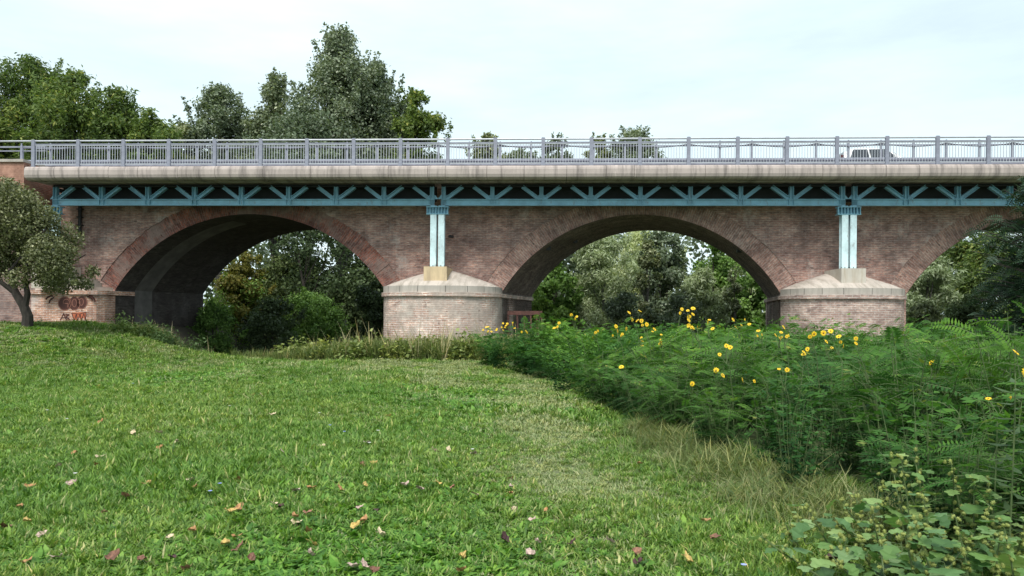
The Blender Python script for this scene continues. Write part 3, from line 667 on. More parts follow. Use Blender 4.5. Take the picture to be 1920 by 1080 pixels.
# ------------------------------------------------------------------ rusty frame by the pier
def rack():
    p = to_world(U(940) + .25, 0.2, 0); r = empty('rusty_frame', 'rusty steel frame of bars leaning beside the pale pink pier', 'frame', (p.x, p.y, gz(p.x, p.y) - .1), -TH)
    zt = 2.0
    mb = MB(); mb.box((0, -.06, zt - .17), (1.5, .06, zt)); mb.build('top_beam', M['rust'], r)
    for i, x in enumerate((.03, .42, .72, 1.0, 1.25, 1.46)): mb = MB(); mb.bar((x + .08, 0.0, -.2), (x, 0.0, zt - .172), .07, .07); mb.build('upright', M['rust'], r)
    mb = MB(); mb.box((0, -.03, .9), (1.5, .03, .98)); mb.build('cross_bar', M['rust'], r)
rack()

# ------------------------------------------------------------------ trees
def crown_arrays(rng, H0, H1, Rx, prof, nc, lpc, ll, lw, squash=.8, cr=(.2, .38), droop=.0, shoots=0, top_bias=1.0, Ry=None):
    Ry = Ry or Rx; C = []; rad = []
    hs = rng.random(nc) ** top_bias
    for i in range(nc):
        h = hs[i]; a = rng.uniform(0, 2 * math.pi); rr = math.sqrt(rng.uniform(.15, 1.0)) * prof(h); c_r = rng.uniform(*cr) * (.5 + .5 * prof(h))
        rr = max(rr - c_r * .6, 0)
        C.append((math.cos(a) * rr * Rx, math.sin(a) * rr * Ry, H0 + (H1 - H0) * h)); rad.append(c_r * Rx)
    for i in range(shoots):
        h = rng.uniform(.3, .97); a = rng.uniform(0, 2 * math.pi); rr = prof(h) * rng.uniform(.75, 1.05); z = H0 + (H1 - H0) * h
        for k in range(4):
            s = rng.uniform(.05, .10) * (1 - k * .17); C.append((math.cos(a) * rr * Rx * (1 + k * .05), math.sin(a) * rr * Ry * (1 + k * .05), z + k * (H1 - H0) * .03)); rad.append(s * Rx)
    C = np.array(C); rad = np.array(rad)
    cnt = np.maximum((lpc * (rad / rad[:nc].mean()) ** 2).astype(int), 12); idx = np.repeat(np.arange(len(C)), cnt); n = len(idx)
    d = unit(rng.normal(size=(n, 3))); f = rng.random(n) ** .5 * np.where(rng.random(n) < .16, rng.uniform(1.0, 1.55, n), 1.0)
    lump = 1 + .25 * np.sin(d[:, 0] * 5 + idx) * np.cos(d[:, 2] * 4 + idx * 1.7)
    P = C[idx] + d * (rad[idx] * f * lump)[:, None] * np.array([1, 1, squash])
    N = unit(d * .6 + rng.normal(size=(n, 3)) * .6 + np.array([0, 0, .35]))
    A = unit(np.cross(N, rng.normal(size=(n, 3)))); A[:, 2] -= droop; A = unit(A); B = unit(np.cross(N, A))
    s = rng.uniform(.65, 1.3, n)[:, None]
    rnd = np.clip(rng.normal(.45, .2, n) + rng.normal(0, .12, len(C))[idx], 0, 1); rnd[rng.random(n) < .03] = 1
    return P, A * ll * s, B * lw * .5 * s, rnd, C[:nc], rad[:nc]
def limb_mesh(rng, mat, base_r, H, C, H0, lean=(0, 0), nl=14, fork=None):
    mb = MB(); n = 9; tr = []
    for i in range(n):
        t = i / (n - 1); tr.append(Vector((lean[0] * t * H + .04 * H * math.sin(t * 5 + base_r * 9) * t * .5, lean[1] * t * H, t * H * .93 - .3)))
    mb.tube(tr, [base_r * (1.25 if i == 0 else 1) * (1 - .88 * (i / (n - 1))) for i in range(n)], 9)
    pick = rng.permutation(len(C))[:nl]
    for j in pick:
        c = Vector(C[j]); t = min(max((c.z / H) * .72 - .08, H0 / H * .6), .85); k = t * (n - 1); k0 = int(k); s = tr[k0].lerp(tr[min(k0 + 1, n - 1)], k - k0)
        r0 = base_r * (1 - .88 * t) * .5; m = s.lerp(c, .5) + Vector((0, 0, .06 * H * rng.uniform(-.3, 1)))
        pts = [s, s.lerp(m, .5) + Vector((0, 0, .01 * H)), m, m.lerp(c, .55) + Vector(rng.normal(size=3) * .01 * H), c]
        mb.tube(pts, [r0, r0 * .75, r0 * .55, r0 * .35, r0 * .12], 6, cap=False)
    return mb
PROF = {
    'round': lambda h: math.sqrt(max(0, 1 - (2 * h - .9) ** 2 / 1.25)),
    'cone': lambda h: (1 - h) ** .62 * .95 + .08,
    'poplar': lambda h: (.75 + .35 * math.sin(h * 3.0)) * (1 - h ** 3.2) ** .9 * .95 + .05,
    'column': lambda h: (1 - (2 * h - .8) ** 4 / 2.1) * .9 if h < .98 else .3,
    'bush': lambda h: math.sqrt(max(0, 1 - h ** 2.2)),
}
KIND = {  # profile, leaf mat, bark, clump n, leaves per clump, leaf len, leaf width
    'poplar': ('poplar', 'lf_poplar', 'barkpale', 70, 400, .21, .15), 'locust': ('round', 'lf_locust', 'bark', 60, 420, .24, .10),
    'bright': ('round', 'lf_bright', 'bark', 50, 320, .22, .14), 'yellow': ('bush', 'lf_yellow', 'bark', 44, 320, .18, .11),
    'willow': ('round', 'lf_willow', 'barkpale', 60, 380, .26, .07), 'dark': ('round', 'lf_dark', 'bark', 46, 300, .2, .13),
    'darkbush': ('bush', 'lf_dark', 'bark', 40, 340, .15, .10), 'greenbush': ('bush', 'lf_bright', 'bark', 40, 360, .15, .09), 'sapling': ('column', 'lf_poplar', 'barkpale', 34, 260, .16, .11),
}
tcount = [0]
G1 = 'tall trees behind the left half of the bridge'
G2 = 'small distant crowns above the railing'
def tree(kind, label, x, D, topy, wpx, base=None, name='tree', group=None, H0f=.25, nc=None, shoots=6, lean=(0, 0), dens=1.0, cat='tree', mat=None, prof=None, low=0):
    tcount[0] += 1; rng = np.random.default_rng(100 + tcount[0])
    p, lm, bk, n, lpc, ll, lw = KIND[kind]; lm = mat or lm; p = prof or p
    X = px(x, D); bz = gz(X, D) if base is None else base; H = pz(topy, D) - bz; Rr = wpx * .5 * D / FPX
    t = empty(name, label, cat, (X, D, bz), rng.uniform(0, 6.28) if lean == (0, 0) else 0, group)
    ls = max(1.0, D / 55) ** .5; n = nc or n
    if group == G2: H0f = .6; Rr *= 1.15; dens *= .8; ll *= 1.2; shoots *= 2
    if group == G1: H0f = max(H0f, .45); Rr *= 1.25; n = int(n * 1.35); dens *= .8; ll *= 1.1; shoots = int(shoots * 1.8)
    P, A, B, rnd, C, rad = crown_arrays(rng, H * H0f, H * .95, Rr, PROF[p], n, int(lpc * dens), ll * ls, lw * ls, shoots=shoots, droop=.5 if kind == 'willow' else .15)
    o = link(bpy.data.objects.new('crown', leaf_mesh('crown', P, A, B, rnd, M[lm], .25)), t)
    limb_mesh(rng, M[bk], max(.05, H * .018), H, C, H * H0f, lean).build('trunk', M[bk], t, smooth=True)
    return t
G1 = 'tall trees behind the left half of the bridge'
tree('locust', 'broad yellow-green tree behind the parapet at the far left edge', -40, 48, 150, 190, group=G1)
tree('locust', 'dark-topped pointed tree behind the bridge, rising highest at the far left', 60, 50, 92, 150, group=G1, shoots=16, H0f=.3)
tree('locust', 'rounded full green tree between the pointed far-left tree and the stepped lower crowns', 140, 46, 118, 150, group=G1, shoots=12)
tree('locust', 'green locust crown right of the rounded far-left tree, above the third railing post', 218, 47, 150, 125, group=G1, shoots=9)
tree('locust', 'lowest yellowing locust crown at the right end of the left group', 287, 46, 190, 90, group=G1, shoots=7, mat='lf_locust')
tree('poplar', 'slim grey-green tree standing alone left of the big poplar', 412, 58, 148, 125, group=G1, shoots=16, prof='round')
tree('poplar', 'low grey-green crown between the left group and the slim tree', 345, 56, 218, 80, group=G1, shoots=6, prof='round')
tree('poplar', 'grey-green poplar with a ragged pointed top just left of the tallest tree', 515, 57, 122, 140, group=G1, shoots=12, prof='cone', H0f=.2)
tree('poplar', 'tallest silvery grey-green poplar rising far above the bridge', 640, 55, 32, 215, group=G1, nc=120, shoots=26, H0f=.2, prof='cone')
tree('poplar', 'poplar crown filling the right shoulder of the tallest tree', 705, 57, 85, 130, group=G1, shoots=14, nc=70)
tree('poplar', 'dense low poplar crown in front of the tallest tree', 580, 52, 165, 210, group=G1, shoots=8, nc=70)
tree('bright', 'brighter green tree at the right foot of the tallest poplar', 783, 53, 150, 100, group=G1, shoots=10, mat='lf_locust')
tree('poplar', 'grey-green crown behind the railing between slim tree and poplar', 460, 60, 215, 110, group=G1, shoots=6, prof='round')
G2 = 'small distant crowns above the railing'
tree('bright', 'small distant crown above the railing, leftmost of the far ones', 915, 85, 235, 70, group=G2, mat='lf_poplar', shoots=8, H0f=.5)
tree('bright', 'small distant crown above the railing, second of the far ones', 1036, 88, 240, 62, group=G2, mat='lf_poplar', shoots=8, H0f=.5)
tree('bright', 'narrow distant crown above the railing left of the widest far one', 1122, 84, 240, 50, group=G2, mat='lf_poplar', shoots=7, H0f=.5)
tree('bright', 'widest distant crown above the railing, right of the other far ones', 1188, 84, 226, 105, group=G2, mat='lf_poplar', shoots=9, H0f=.5)
tree('bright', 'low distant crown behind the railing between the second and third far ones', 975, 86, 265, 80, group=G2, mat='lf_poplar', shoots=4, H0f=.5)
G3 = 'trees and bushes seen through the arches'
# through the left arch
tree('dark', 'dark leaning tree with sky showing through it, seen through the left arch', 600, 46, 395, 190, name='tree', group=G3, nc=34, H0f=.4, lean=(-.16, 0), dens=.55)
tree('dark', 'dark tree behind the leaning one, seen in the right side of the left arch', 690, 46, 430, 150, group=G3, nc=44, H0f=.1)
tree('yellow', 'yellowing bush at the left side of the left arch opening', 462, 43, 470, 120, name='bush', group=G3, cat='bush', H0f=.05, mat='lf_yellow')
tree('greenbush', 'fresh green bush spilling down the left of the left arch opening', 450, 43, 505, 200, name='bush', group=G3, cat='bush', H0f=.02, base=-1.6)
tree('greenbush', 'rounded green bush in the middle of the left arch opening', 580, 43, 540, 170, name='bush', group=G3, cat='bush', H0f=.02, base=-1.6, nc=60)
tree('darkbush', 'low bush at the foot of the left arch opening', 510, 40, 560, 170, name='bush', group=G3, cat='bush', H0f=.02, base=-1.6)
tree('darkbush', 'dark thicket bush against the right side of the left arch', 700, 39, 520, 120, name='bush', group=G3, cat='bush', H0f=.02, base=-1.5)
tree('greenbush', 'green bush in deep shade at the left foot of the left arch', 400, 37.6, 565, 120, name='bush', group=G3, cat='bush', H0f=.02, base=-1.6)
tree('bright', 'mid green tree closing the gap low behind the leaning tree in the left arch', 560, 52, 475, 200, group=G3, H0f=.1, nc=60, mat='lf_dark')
# middle arch
tree('willow', 'silvery tree closing the view behind the sapling in the middle arch', 1200, 52, 425, 190, group=G3, H0f=.1, nc=70)
tree('willow', 'silver-leaved willow in the left half of the middle arch', 1130, 43, 425, 170, group=G3, H0f=.12, shoots=8)
tree('bright', 'fresh green tree at the far left of the middle arch opening', 1040, 42, 470, 100, group=G3, H0f=.1, nc=40)
tree('greenbush', 'fresh green bush beside the rusty frame in the middle arch', 1015, 39, 545, 90, name='bush', group=G3, cat='bush', H0f=.05)
tree('sapling', 'slender pale-stemmed sapling in the centre of the middle arch', 1215, 40.5, 440, 60, group=G3, H0f=.3, nc=24, dens=.8)
tree('poplar', 'olive tree behind the pale sapling in the middle arch', 1240, 47, 415, 130, group=G3, H0f=.1, prof='round', nc=50)
tree('dark', 'darker green tree right of centre in the middle arch', 1340, 46, 435, 120, group=G3, H0f=.1, mat='lf_bright', nc=44)
tree('willow', 'pale willow low in the right half of the middle arch', 1320, 41, 500, 120, group=G3, H0f=.08, nc=44, dens=.9)
tree('bright', 'green tree against the right side of the middle arch', 1410, 44, 480, 110, group=G3, H0f=.1, nc=40)
tree('willow', 'grey-green tree closing the gap at the right of the middle arch', 1385, 50, 440, 170, group=G3, H0f=.05, nc=60)
tree('sapling', 'thin sapling near the right side of the middle arch', 1375, 40, 505, 44, group=G3, H0f=.2, nc=18, dens=.8)
tree('greenbush', 'olive bush low in the middle of the middle arch', 1170, 39, 545, 130, name='bush', group=G3, cat='bush', H0f=.02, mat='lf_poplar')
tree('greenbush', 'grey-green bush low on the right of the middle arch', 1270, 38.5, 550, 150, name='bush', group=G3, cat='bush', H0f=.02, mat='lf_poplar')
# right arch
tree('willow', 'pale willow at the left foot of the right arch opening', 1740, 42, 470, 120, group=G3, H0f=.05)
tree('locust', 'yellow-green tree filling the top of the right arch', 1840, 44, 425, 180, group=G3, H0f=.08, mat='lf_locust')
tree('bright', 'green tree right of the right arch centre, mostly beyond the frame', 1960, 46, 420, 170, group=G3, H0f=.08)
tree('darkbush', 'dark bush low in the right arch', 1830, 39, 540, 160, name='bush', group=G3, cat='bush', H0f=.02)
tree('greenbush', 'olive bush low at the left of the right arch', 1735, 38.5, 560, 90, name='bush', group=G3, cat='bush', H0f=.02, mat='lf_poplar')
# wood beyond, one mass
def far_wood():
    rng = np.random.default_rng(5); C = []; 
    for i in range(240):
        x = rng.uniform(-60, 75); y = rng.uniform(60, 76); hmax = 8.0 if x < -14 else 10.5
        C.append((x, y, rng.uniform(.3, hmax)))
    C = np.array(C); n = 240 * 260; idx = np.repeat(np.arange(240), 260); d = unit(rng.normal(size=(n, 3)))
    P = C[idx] + d * 2.3 * (rng.random(n) ** .4)[:, None]; N = unit(d + rng.normal(size=(n, 3)) * .7); A = unit(np.cross(N, rng.normal(size=(n, 3)))); B = np.cross(N, A)
    rnd = np.clip(rng.normal(.4, .2, n) + rng.normal(0, .2, 240)[idx], 0, 1)
    o = link(bpy.data.objects.new('far_wood', leaf_mesh('far_wood', P, A * .5, B * .17, rnd, M['lf_poplar'], .2))); tag(o, 'far wood of mixed trees along the opposite river bank', 'woodland', kind='stuff')
far_wood()

# left tree in front of the bridge
def left_tree():
    rng = np.random.default_rng(77); X, D = px(44, 26.0), 26.0; bz = gz(X, D)
    t = empty('olive_tree', 'small grey-green tree with a dark forked trunk in front of the left abutment', 'tree', (X, D, bz - .05))
    mb = MB(); V = Vector
    q = lambda x, y, dy=0: V((px(x, D) - X, dy, pz(y, D) - bz))
    main = [V((.12, 0, -.2)), q(52, 590), q(44, 570), q(30, 548), q(22, 530), q(20, 505, .2), q(35, 470, .4)]
    mb.tube(main, [.21, .17, .15, .13, .11, .08, .05], 9)
    for pts, rr in (([q(46, 575), q(52, 548), q(48, 530), q(62, 500, -.4), q(85, 465, -.6), q(110, 430, -.7)], .12), ([q(30, 548), q(10, 528, -.2), q(-10, 512, -.4), q(-40, 480, -.6)], .10), ([q(22, 530), q(30, 505, -.3), q(55, 470, -.2), q(70, 420)], .07),
                    ([q(20, 505, .2), q(0, 470, .5), q(-15, 420, .5), q(-10, 380, .4)], .06), ([q(48, 530), q(75, 505, .5), q(105, 490, .8), q(130, 470, 1)], .06), ([q(35, 470, .4), q(25, 420, .2), q(30, 375)], .045), ([q(22, 530), q(-5, 500, .8), q(-50, 450, 1.2)], .06)):
        mb.tube(pts, [rr * (1 - .75 * i / (len(pts) - 1)) for i in range(len(pts))], 7, cap=False)
    mb.build('trunk', M['bark'], t, smooth=True)
    C = []; 
    spots = [(20, 380, 36), (-20, 400, 40), (50, 395, 34), (75, 420, 36), (30, 430, 40), (-30, 440, 45), (100, 440, 30), (118, 470, 28), (95, 480, 34), (60, 470, 38), (10, 475, 36), (-30, 490, 36), (130, 500, 26), (108, 515, 26), (85, 520, 28), (120, 524, 14), (-5, 365, 26), (40, 362, 22), (150, 505, 12), (60, 520, 18), (138, 475, 16), (95, 405, 20), (12, 350, 18), (70, 380, 18), (-50, 380, 40), (150, 530, 9), (168, 528, 6)]
    for x, y, r in spots:
        c = q(x, y); C.append((c.x, rng.uniform(-1.0, 1.0), c.z, r * 1.14 * D / FPX))
    C = np.array(C); cnt = (C[:, 3] ** 2 * 3700).astype(int) + 30; idx = np.repeat(np.arange(len(C)), cnt); n = len(idx)
    d = unit(rng.normal(size=(n, 3))); P = C[idx, :3] + d * (C[idx, 3] * rng.random(n) ** .42)[:, None] * np.array([1, 1.4, 1])
    N = unit(d * .4 + rng.normal(size=(n, 3)) * .7 + np.array([0, 0, .3])); A = unit(np.cross(N, rng.normal(size=(n, 3)))); B = np.cross(N, A); s = rng.uniform(.7, 1.3, n)[:, None]
    link(bpy.data.objects.new('crown', leaf_mesh('crown', P, A * .10 * s, B * .028 * s, np.clip(rng.normal(.5, .25, n), 0, 1), M['lf_olive'], .3)), t)
left_tree()

# ------------------------------------------------------------------ feathery shrubs
def frond(rng, p, d, L, nl, ll, lw, P, A, B, RN, r):
    """pinnate leaf: rachis from p along d, arching down"""
    d = d / np.linalg.norm(d); side = np.cross(d, [0, 0, 1.]); side = side / (np.linalg.norm(side) + 1e-6); up = np.cross(side, d); ro = rng.normal(0, .55); side, up = side * math.cos(ro) + up * math.sin(ro), up * math.cos(ro) - side * math.sin(ro)
    for i in range(nl):
        t = (i + 1) / nl; q = p + d * L * t + np.array([0, 0, -1.]) * L * .35 * t * t; e = math.sin(math.pi * (.18 + .75 * t)) * .6 + .4
        for s in (-1, 1):
            a = side * s * .9 + d * .35 + up * rng.uniform(-.15, .2) + np.array([0, 0, -.2]); a /= np.linalg.norm(a)
            b = np.cross(a, up + rng.normal(size=3) * .12); b /= np.linalg.norm(b) + 1e-6
            P.append(q); A.append(a * ll * e); B.append(b * lw * .5 * e); RN.append(r + rng.uniform(-.12, .12))
def shrub_meshes(seed, H, nst, nfr, L, nl, ll, lw, mat, spread=.42):
    rng = np.random.default_rng(seed); P, A, B, RN = [], [], [], []; mb = MB()
    for s in range(nst):
        a = rng.uniform(0, 2 * math.pi); r = math.sqrt(rng.random()) * spread; tip = np.array([math.cos(a) * r * 1.5, math.sin(a) * r * 1.5, H * rng.uniform(.72, 1.0) * (1 - .18 * (r / spread) ** 2)]); base = np.array([math.cos(a) * r * .35, math.sin(a) * r * .35, -.05])
        mid = (base + tip) / 2 + np.array([0, 0, .1 * H]) - tip * np.array([.12, .12, 0]); pts = [base, mid, tip]
        cv = [((1 - t) ** 2) * base + 2 * t * (1 - t) * mid + t * t * tip for t in np.linspace(0, 1, 6)]
        mb.tube(cv, [.009, .008, .007, .006, .004, .002], 4, cap=False)
        for k in range(nfr):
            t = .08 + .92 * (k + rng.random() * .6) / nfr; t = min(t, 1); q = ((1 - t) ** 2) * base + 2 * t * (1 - t) * mid + t * t * tip
            aa = k * 2.4 + rng.uniform(-.4, .4); el = rng.uniform(-.3, .7) + (.4 if t > .93 else 0)
            d = np.array([math.cos(aa) * math.cos(el), math.sin(aa) * math.cos(el), math.sin(el)]); Ls = L * rng.uniform(.7, 1.15)
            frond(rng, q, d, Ls, nl, ll, lw, P, A, B, RN, np.clip(.25 + .55 * t + rng.uniform(-.2, .15), 0, 1))
            mb.tube([q, q + d * Ls * .5 - np.array([0, 0, Ls * .09]), q + d * Ls - np.array([0, 0, Ls * .35])], [.0035, .0025, .0012], 3, cap=False)
    fm = leaf_mesh('foliage', np.array(P), np.array(A), np.array(B), np.clip(np.array(RN), 0, 1), mat, .15)
    return fm, mb.mesh('stem', M['stem'])
SH = [shrub_meshes(200 + i, 1.42, 17, 11, .30, 9, .070, .027, M['lf_frond'], .45) for i in range(5)]
SHN = [shrub_meshes(260 + i, 1.42, 13, 9, .40, 13, .075, .023, M['lf_frond'], .45) for i in range(4)]
SH2 = [shrub_meshes(230 + i, 1.5, 11, 13, .17, 3, .15, .045, M['lf_frond'], .34) for i in range(3)]   # lance-leaved sunflower foliage
def bound(y):   # left edge of the thicket as a function of distance
    return float(np.interp(y, [3.6, 4.5, 5.6, 7.2, 9.3, 10.7, 14, 18, 20.5, 22.6, 25, 28.5], [3.2, 2.75, 2.5, 2.3, 1.75, 1.45, 1.1, .65, -.1, -1.0, -1.5, -1.6]))
def broad_meshes(seed, H):
    rng = np.random.default_rng(seed); P, A, B, RN = [], [], [], []; mb = MB()
    for s in range(13):
        a = rng.uniform(0, 6.28); r = math.sqrt(rng.random()) * .5; tip = np.array([math.cos(a) * r, math.sin(a) * r, H * rng.uniform(.65, 1.05)]); base = np.array([math.cos(a) * r * .4, math.sin(a) * r * .4, -.03])
        mb.tube([base, (base + tip) / 2 + [.02, 0, .03], tip], [.007, .005, .002], 4, cap=False)
        for k in range(26):
            t = .05 + .95 * k / 25; q = base + (tip - base) * t; aa = k * 2.4 + rng.uniform(-.5, .5); el = rng.uniform(-.7, .5); d = np.array([math.cos(aa) * math.cos(el), math.sin(aa) * math.cos(el), math.sin(el)]); L = rng.uniform(.07, .15) * (1.1 - .4 * t)
            b = unit(np.cross(d, [0, 0, 1.]) + rng.normal(size=3) * .35); P.append(q + d * .03); A.append(d * L); B.append(b * L * .30); RN.append(np.clip(.15 + .6 * t + rng.uniform(-.25, .2), 0, 1))
    return leaf_mesh('foliage', np.array(P), np.array(A), np.array(B), np.array(RN), M['lf_frond'], .3), mb.mesh('stem', M['stem'])
SH3 = [broad_meshes(280 + i, 1.4) for i in range(3)]
rng = np.random.default_rng(31); placed = []
y = 4.2
zones = [(7.0, 'feathery green shrub at the near end of the thicket, behind the cocklebur weeds'), (11.5, 'feathery green shrub in the near middle of the thicket beside the dry grass'), (17, 'feathery green shrub in the middle of the flowering thicket'), (23, 'feathery green shrub far back in the thicket in front of the right pier'), (40, 'feathery green shrub at the far end of the thicket near the pale pink pier')]
cnt = 0
while y < 29.5:
    sp = .60 + y * .018; x = bound(y) + .3 + rng.uniform(0, .3)
    xmax = .72 * y + 1.6
    while x < xmax and cnt < 299:
        xx, yy = x + rng.uniform(-.15, .15), y + rng.uniform(-.2, .2)
        lance = rng.random() < (.35 if yy < 11 else .5) and xx - bound(yy) < 5.5
        fm, sm = (SH2[rng.integers(3)] if lance else (SHN[rng.integers(4)] if yy < 12 else SH[rng.integers(5)]))
        broad = (not lance) and rng.random() < .33
        if broad: fm, sm = SH3[rng.integers(3)]
        edge = xx - bound(yy); pxx = 960 + xx / yy * FPX
        a_ = 'lance-leaved herb' if lance else ('broad-leaved bush' if broad else 'feathery shrub')
        b_ = 'on the meadow-side edge' if edge < 1.1 else 'inside the thicket'
        c_ = 'nearest the weeds' if yy < 6.5 else ('in its near part' if yy < 10 else ('halfway back' if yy < 16 else ('well back' if yy < 22 else 'in its farthest rows')))
        d_ = 'left of the middle arch' if pxx < 1000 else ('below the middle arch' if pxx < 1440 else ('below the right pier' if pxx < 1700 else 'below the right arch'))
        lb = '%s %s, %s, %s' % (a_, b_ if edge < 1.1 else 'inside', c_, d_)
        sc = (.7 + .3 * min(1, edge / 1.2)) * rng.uniform(.62, 1.08) * (1 + max(0, yy - 12) * .007)
        if yy < 8.5: sc *= .95
        if 1500 < pxx < 1660 and yy < 14: sc *= .85
        o = empty('herb_clump' if lance else ('broad_leaved_bush' if broad else 'feathery_shrub'), lb, 'herb' if lance else 'shrub', (xx, yy, gz(xx, yy)), rng.uniform(0, 6.28), 'plants of the right-hand thicket')
        o.scale = (sc * 1.15, sc * 1.15, sc)
        link(bpy.data.objects.new('foliage', fm), o)
        if yy < 14: link(bpy.data.objects.new('stem', sm), o)
        cnt += 1; placed.append((xx, yy)); x += sp * rng.uniform(.9, 1.25)
    y += sp * .85
for k_, (x_, y_, D_) in enumerate(((1690, 588, 8.0), (1752, 600, 8.6), (1905, 575, 6.6), (1845, 592, 7.4), (1010, 583, 22.0), (1455, 640, 9.5))):
    X_ = px(x_, D_); H_ = pz(y_, D_) - gz(X_, D_); fm, sm = (SHN if D_ < 12 else SH)[k_ % 4]
    o = empty('feathery_shrub', ('tall feathery shrub standing out above the thicket ' + ('over the right foot of the greyer pier', 'below the left side of the right arch', 'at the very right edge', 'between the right arch and the right edge', 'beside the rusty frame', 'at the left foot of the greyer pier')[k_]), 'shrub', (X_, D_, gz(X_, D_)), k_ * 1.3)
    o.scale = (H_ / 1.5 * .8, H_ / 1.5 * .8, H_ / 1.42); link(bpy.data.objects.new('foliage', fm), o); link(bpy.data.objects.new('stem', sm), o)
print('thicket plants', cnt)

# ------------------------------------------------------------------ yellow flowers
def flower_mesh():
    mb = MB(); n = 11
    for i in range(n):
        a = 2 * math.pi * i / n + random.uniform(-.1, .1); c, s = math.cos(a), math.sin(a); L = random.uniform(.042, .05); w = .011
        pt = lambda r, k, z: (c * r - s * k, s * r + c * k, z)
        mb.face([pt(.008, -w * .5, 0), pt(L * .6, -w, .006), pt(L, 0, -.002), pt(L * .6, w, .006), pt(.008, w * .5, 0)])
    return mb.mesh('flower_head', M['petal'])
FM = flower_mesh()
dmb = MB(); dmb.tube([(0, 0, -.004), (0, 0, .006), (0, 0, .010)], [.012, .012, .006], 8); DM = dmb.mesh('disc', M['disc'])
FL = [(1077, 600, 15, 3), (1192, 598, 13, 5), (1160, 624, 12, 7), (1214, 618, 12, 6), (1272, 593, 14, 2), (1293, 594, 12, 5), (1308, 620, 11, 7), (1328, 612, 12, 3), (1047, 617, 16, 3), (914, 620, 21, 7), (938, 615, 21, 6), (958, 614, 21, 8), (985, 620, 20, 3), (1118, 628, 15, 4), (1200, 645, 13, 3), (1165, 688, 10.5, 1), (1240, 640, 13, 4), (1362, 657, 9, 3), (1385, 613, 13, 3), (1400, 612, 14, 3), (1427, 626, 11, 3), (1460, 634, 9.5, 4), (1471, 634, 9.3, 3), (1508, 650, 8.8, 4), (1525, 634, 9, 2), (1549, 643, 8.8, 2), (1571, 643, 8.6, 5), (1615, 645, 9, 2), (1298, 720, 9, 1), (1348, 708, 9.5, 2), (1471, 709, 7.8, 2), (1872, 744, 5.6, 2), (1915, 676, 5.6, 3), (1746, 680, 7.2, 1), (1405, 702, 8.8, 2)]
for i, (x, yv, D, n) in enumerate(FL):
    n = max(1, int(n * .9 + .5))
    X, Z = px(x, D), pz(yv, D) + (.04 if yv < 650 else 0); b = gz(X, D); H = Z - b; rg = np.random.default_rng(500 + i)
    neigh = 'near the pale pink pier' if D > 19 else ('before the middle arch' if x < 1430 else ('before the greyer pier' if x < 1640 else 'near the right edge'))
    cntw = {1: 'single bloom', 2: 'two blooms', 3: 'three blooms', 4: 'four blooms', 5: 'five blooms', 6: 'six blooms', 7: 'seven blooms', 8: 'eight blooms'}[n]
    t = empty('yellow_sunflower', 'yellow sunflower with %s, %s, %s' % (cntw, 'topping the thicket' if yv < 645 else 'low among leaves', neigh), 'flower', (X, D, b), 0, 'wild yellow sunflowers in the thicket')
    bo = max(.1, bound(D) + .55 - X); mb = MB(); mb.tube([(bo, 0, 0), (bo * .85, .02, H * .5), (bo * .45, .01, H * .8), (0, 0, H * .93)], [.008, .006, .005, .004], 5); 
    heads = []
    for k in range(n):
        r = 0 if n == 1 else rg.uniform(.03, .04 + .016 * n); a = rg.uniform(0, 6.28); heads.append((r * math.cos(a) * 1.2, r * math.sin(a), H + (0 if n == 1 else rg.uniform(-.10, .10))))
    for h in heads: mb.tube([(0, 0, H * .86), (h[0] * .5, h[1] * .5, (H * .86 + h[2]) / 2), (h[0], h[1], h[2] - .008)], [.004, .003, .003], 4, cap=False)
    mb.build('stem', M['stem'], t)
    P = []; A = []; B = []
    for k in range(16):
        a = k * 2.4; z = H * (.35 + .55 * k / 16); L = .16 * (1 - .4 * k / 16); P.append((bo * (.9 if z < H * .55 else .55), 0, z)); A.append((math.cos(a) * L, math.sin(a) * L, .02)); B.append((-math.sin(a) * .02, math.cos(a) * .02, 0))
    link(bpy.data.objects.new('leaves', leaf_mesh('leaves', np.array(P), np.array(A), np.array(B), rg.random(16) * .7, M['lf_frond'], .2)), t)
    for h in heads:
        f = link(bpy.data.objects.new('flower_head', FM), t); f.location = h; s = .74 * (1 + max(0, D - 8) * .015) * rg.uniform(.65, 1.2); f.scale = (s, s, s)
        f.rotation_euler = (R(rg.uniform(20, 100)), R(rg.uniform(-40, 40)), R(rg.uniform(-75, 75)))
        d = link(bpy.data.objects.new('disc', DM), f)

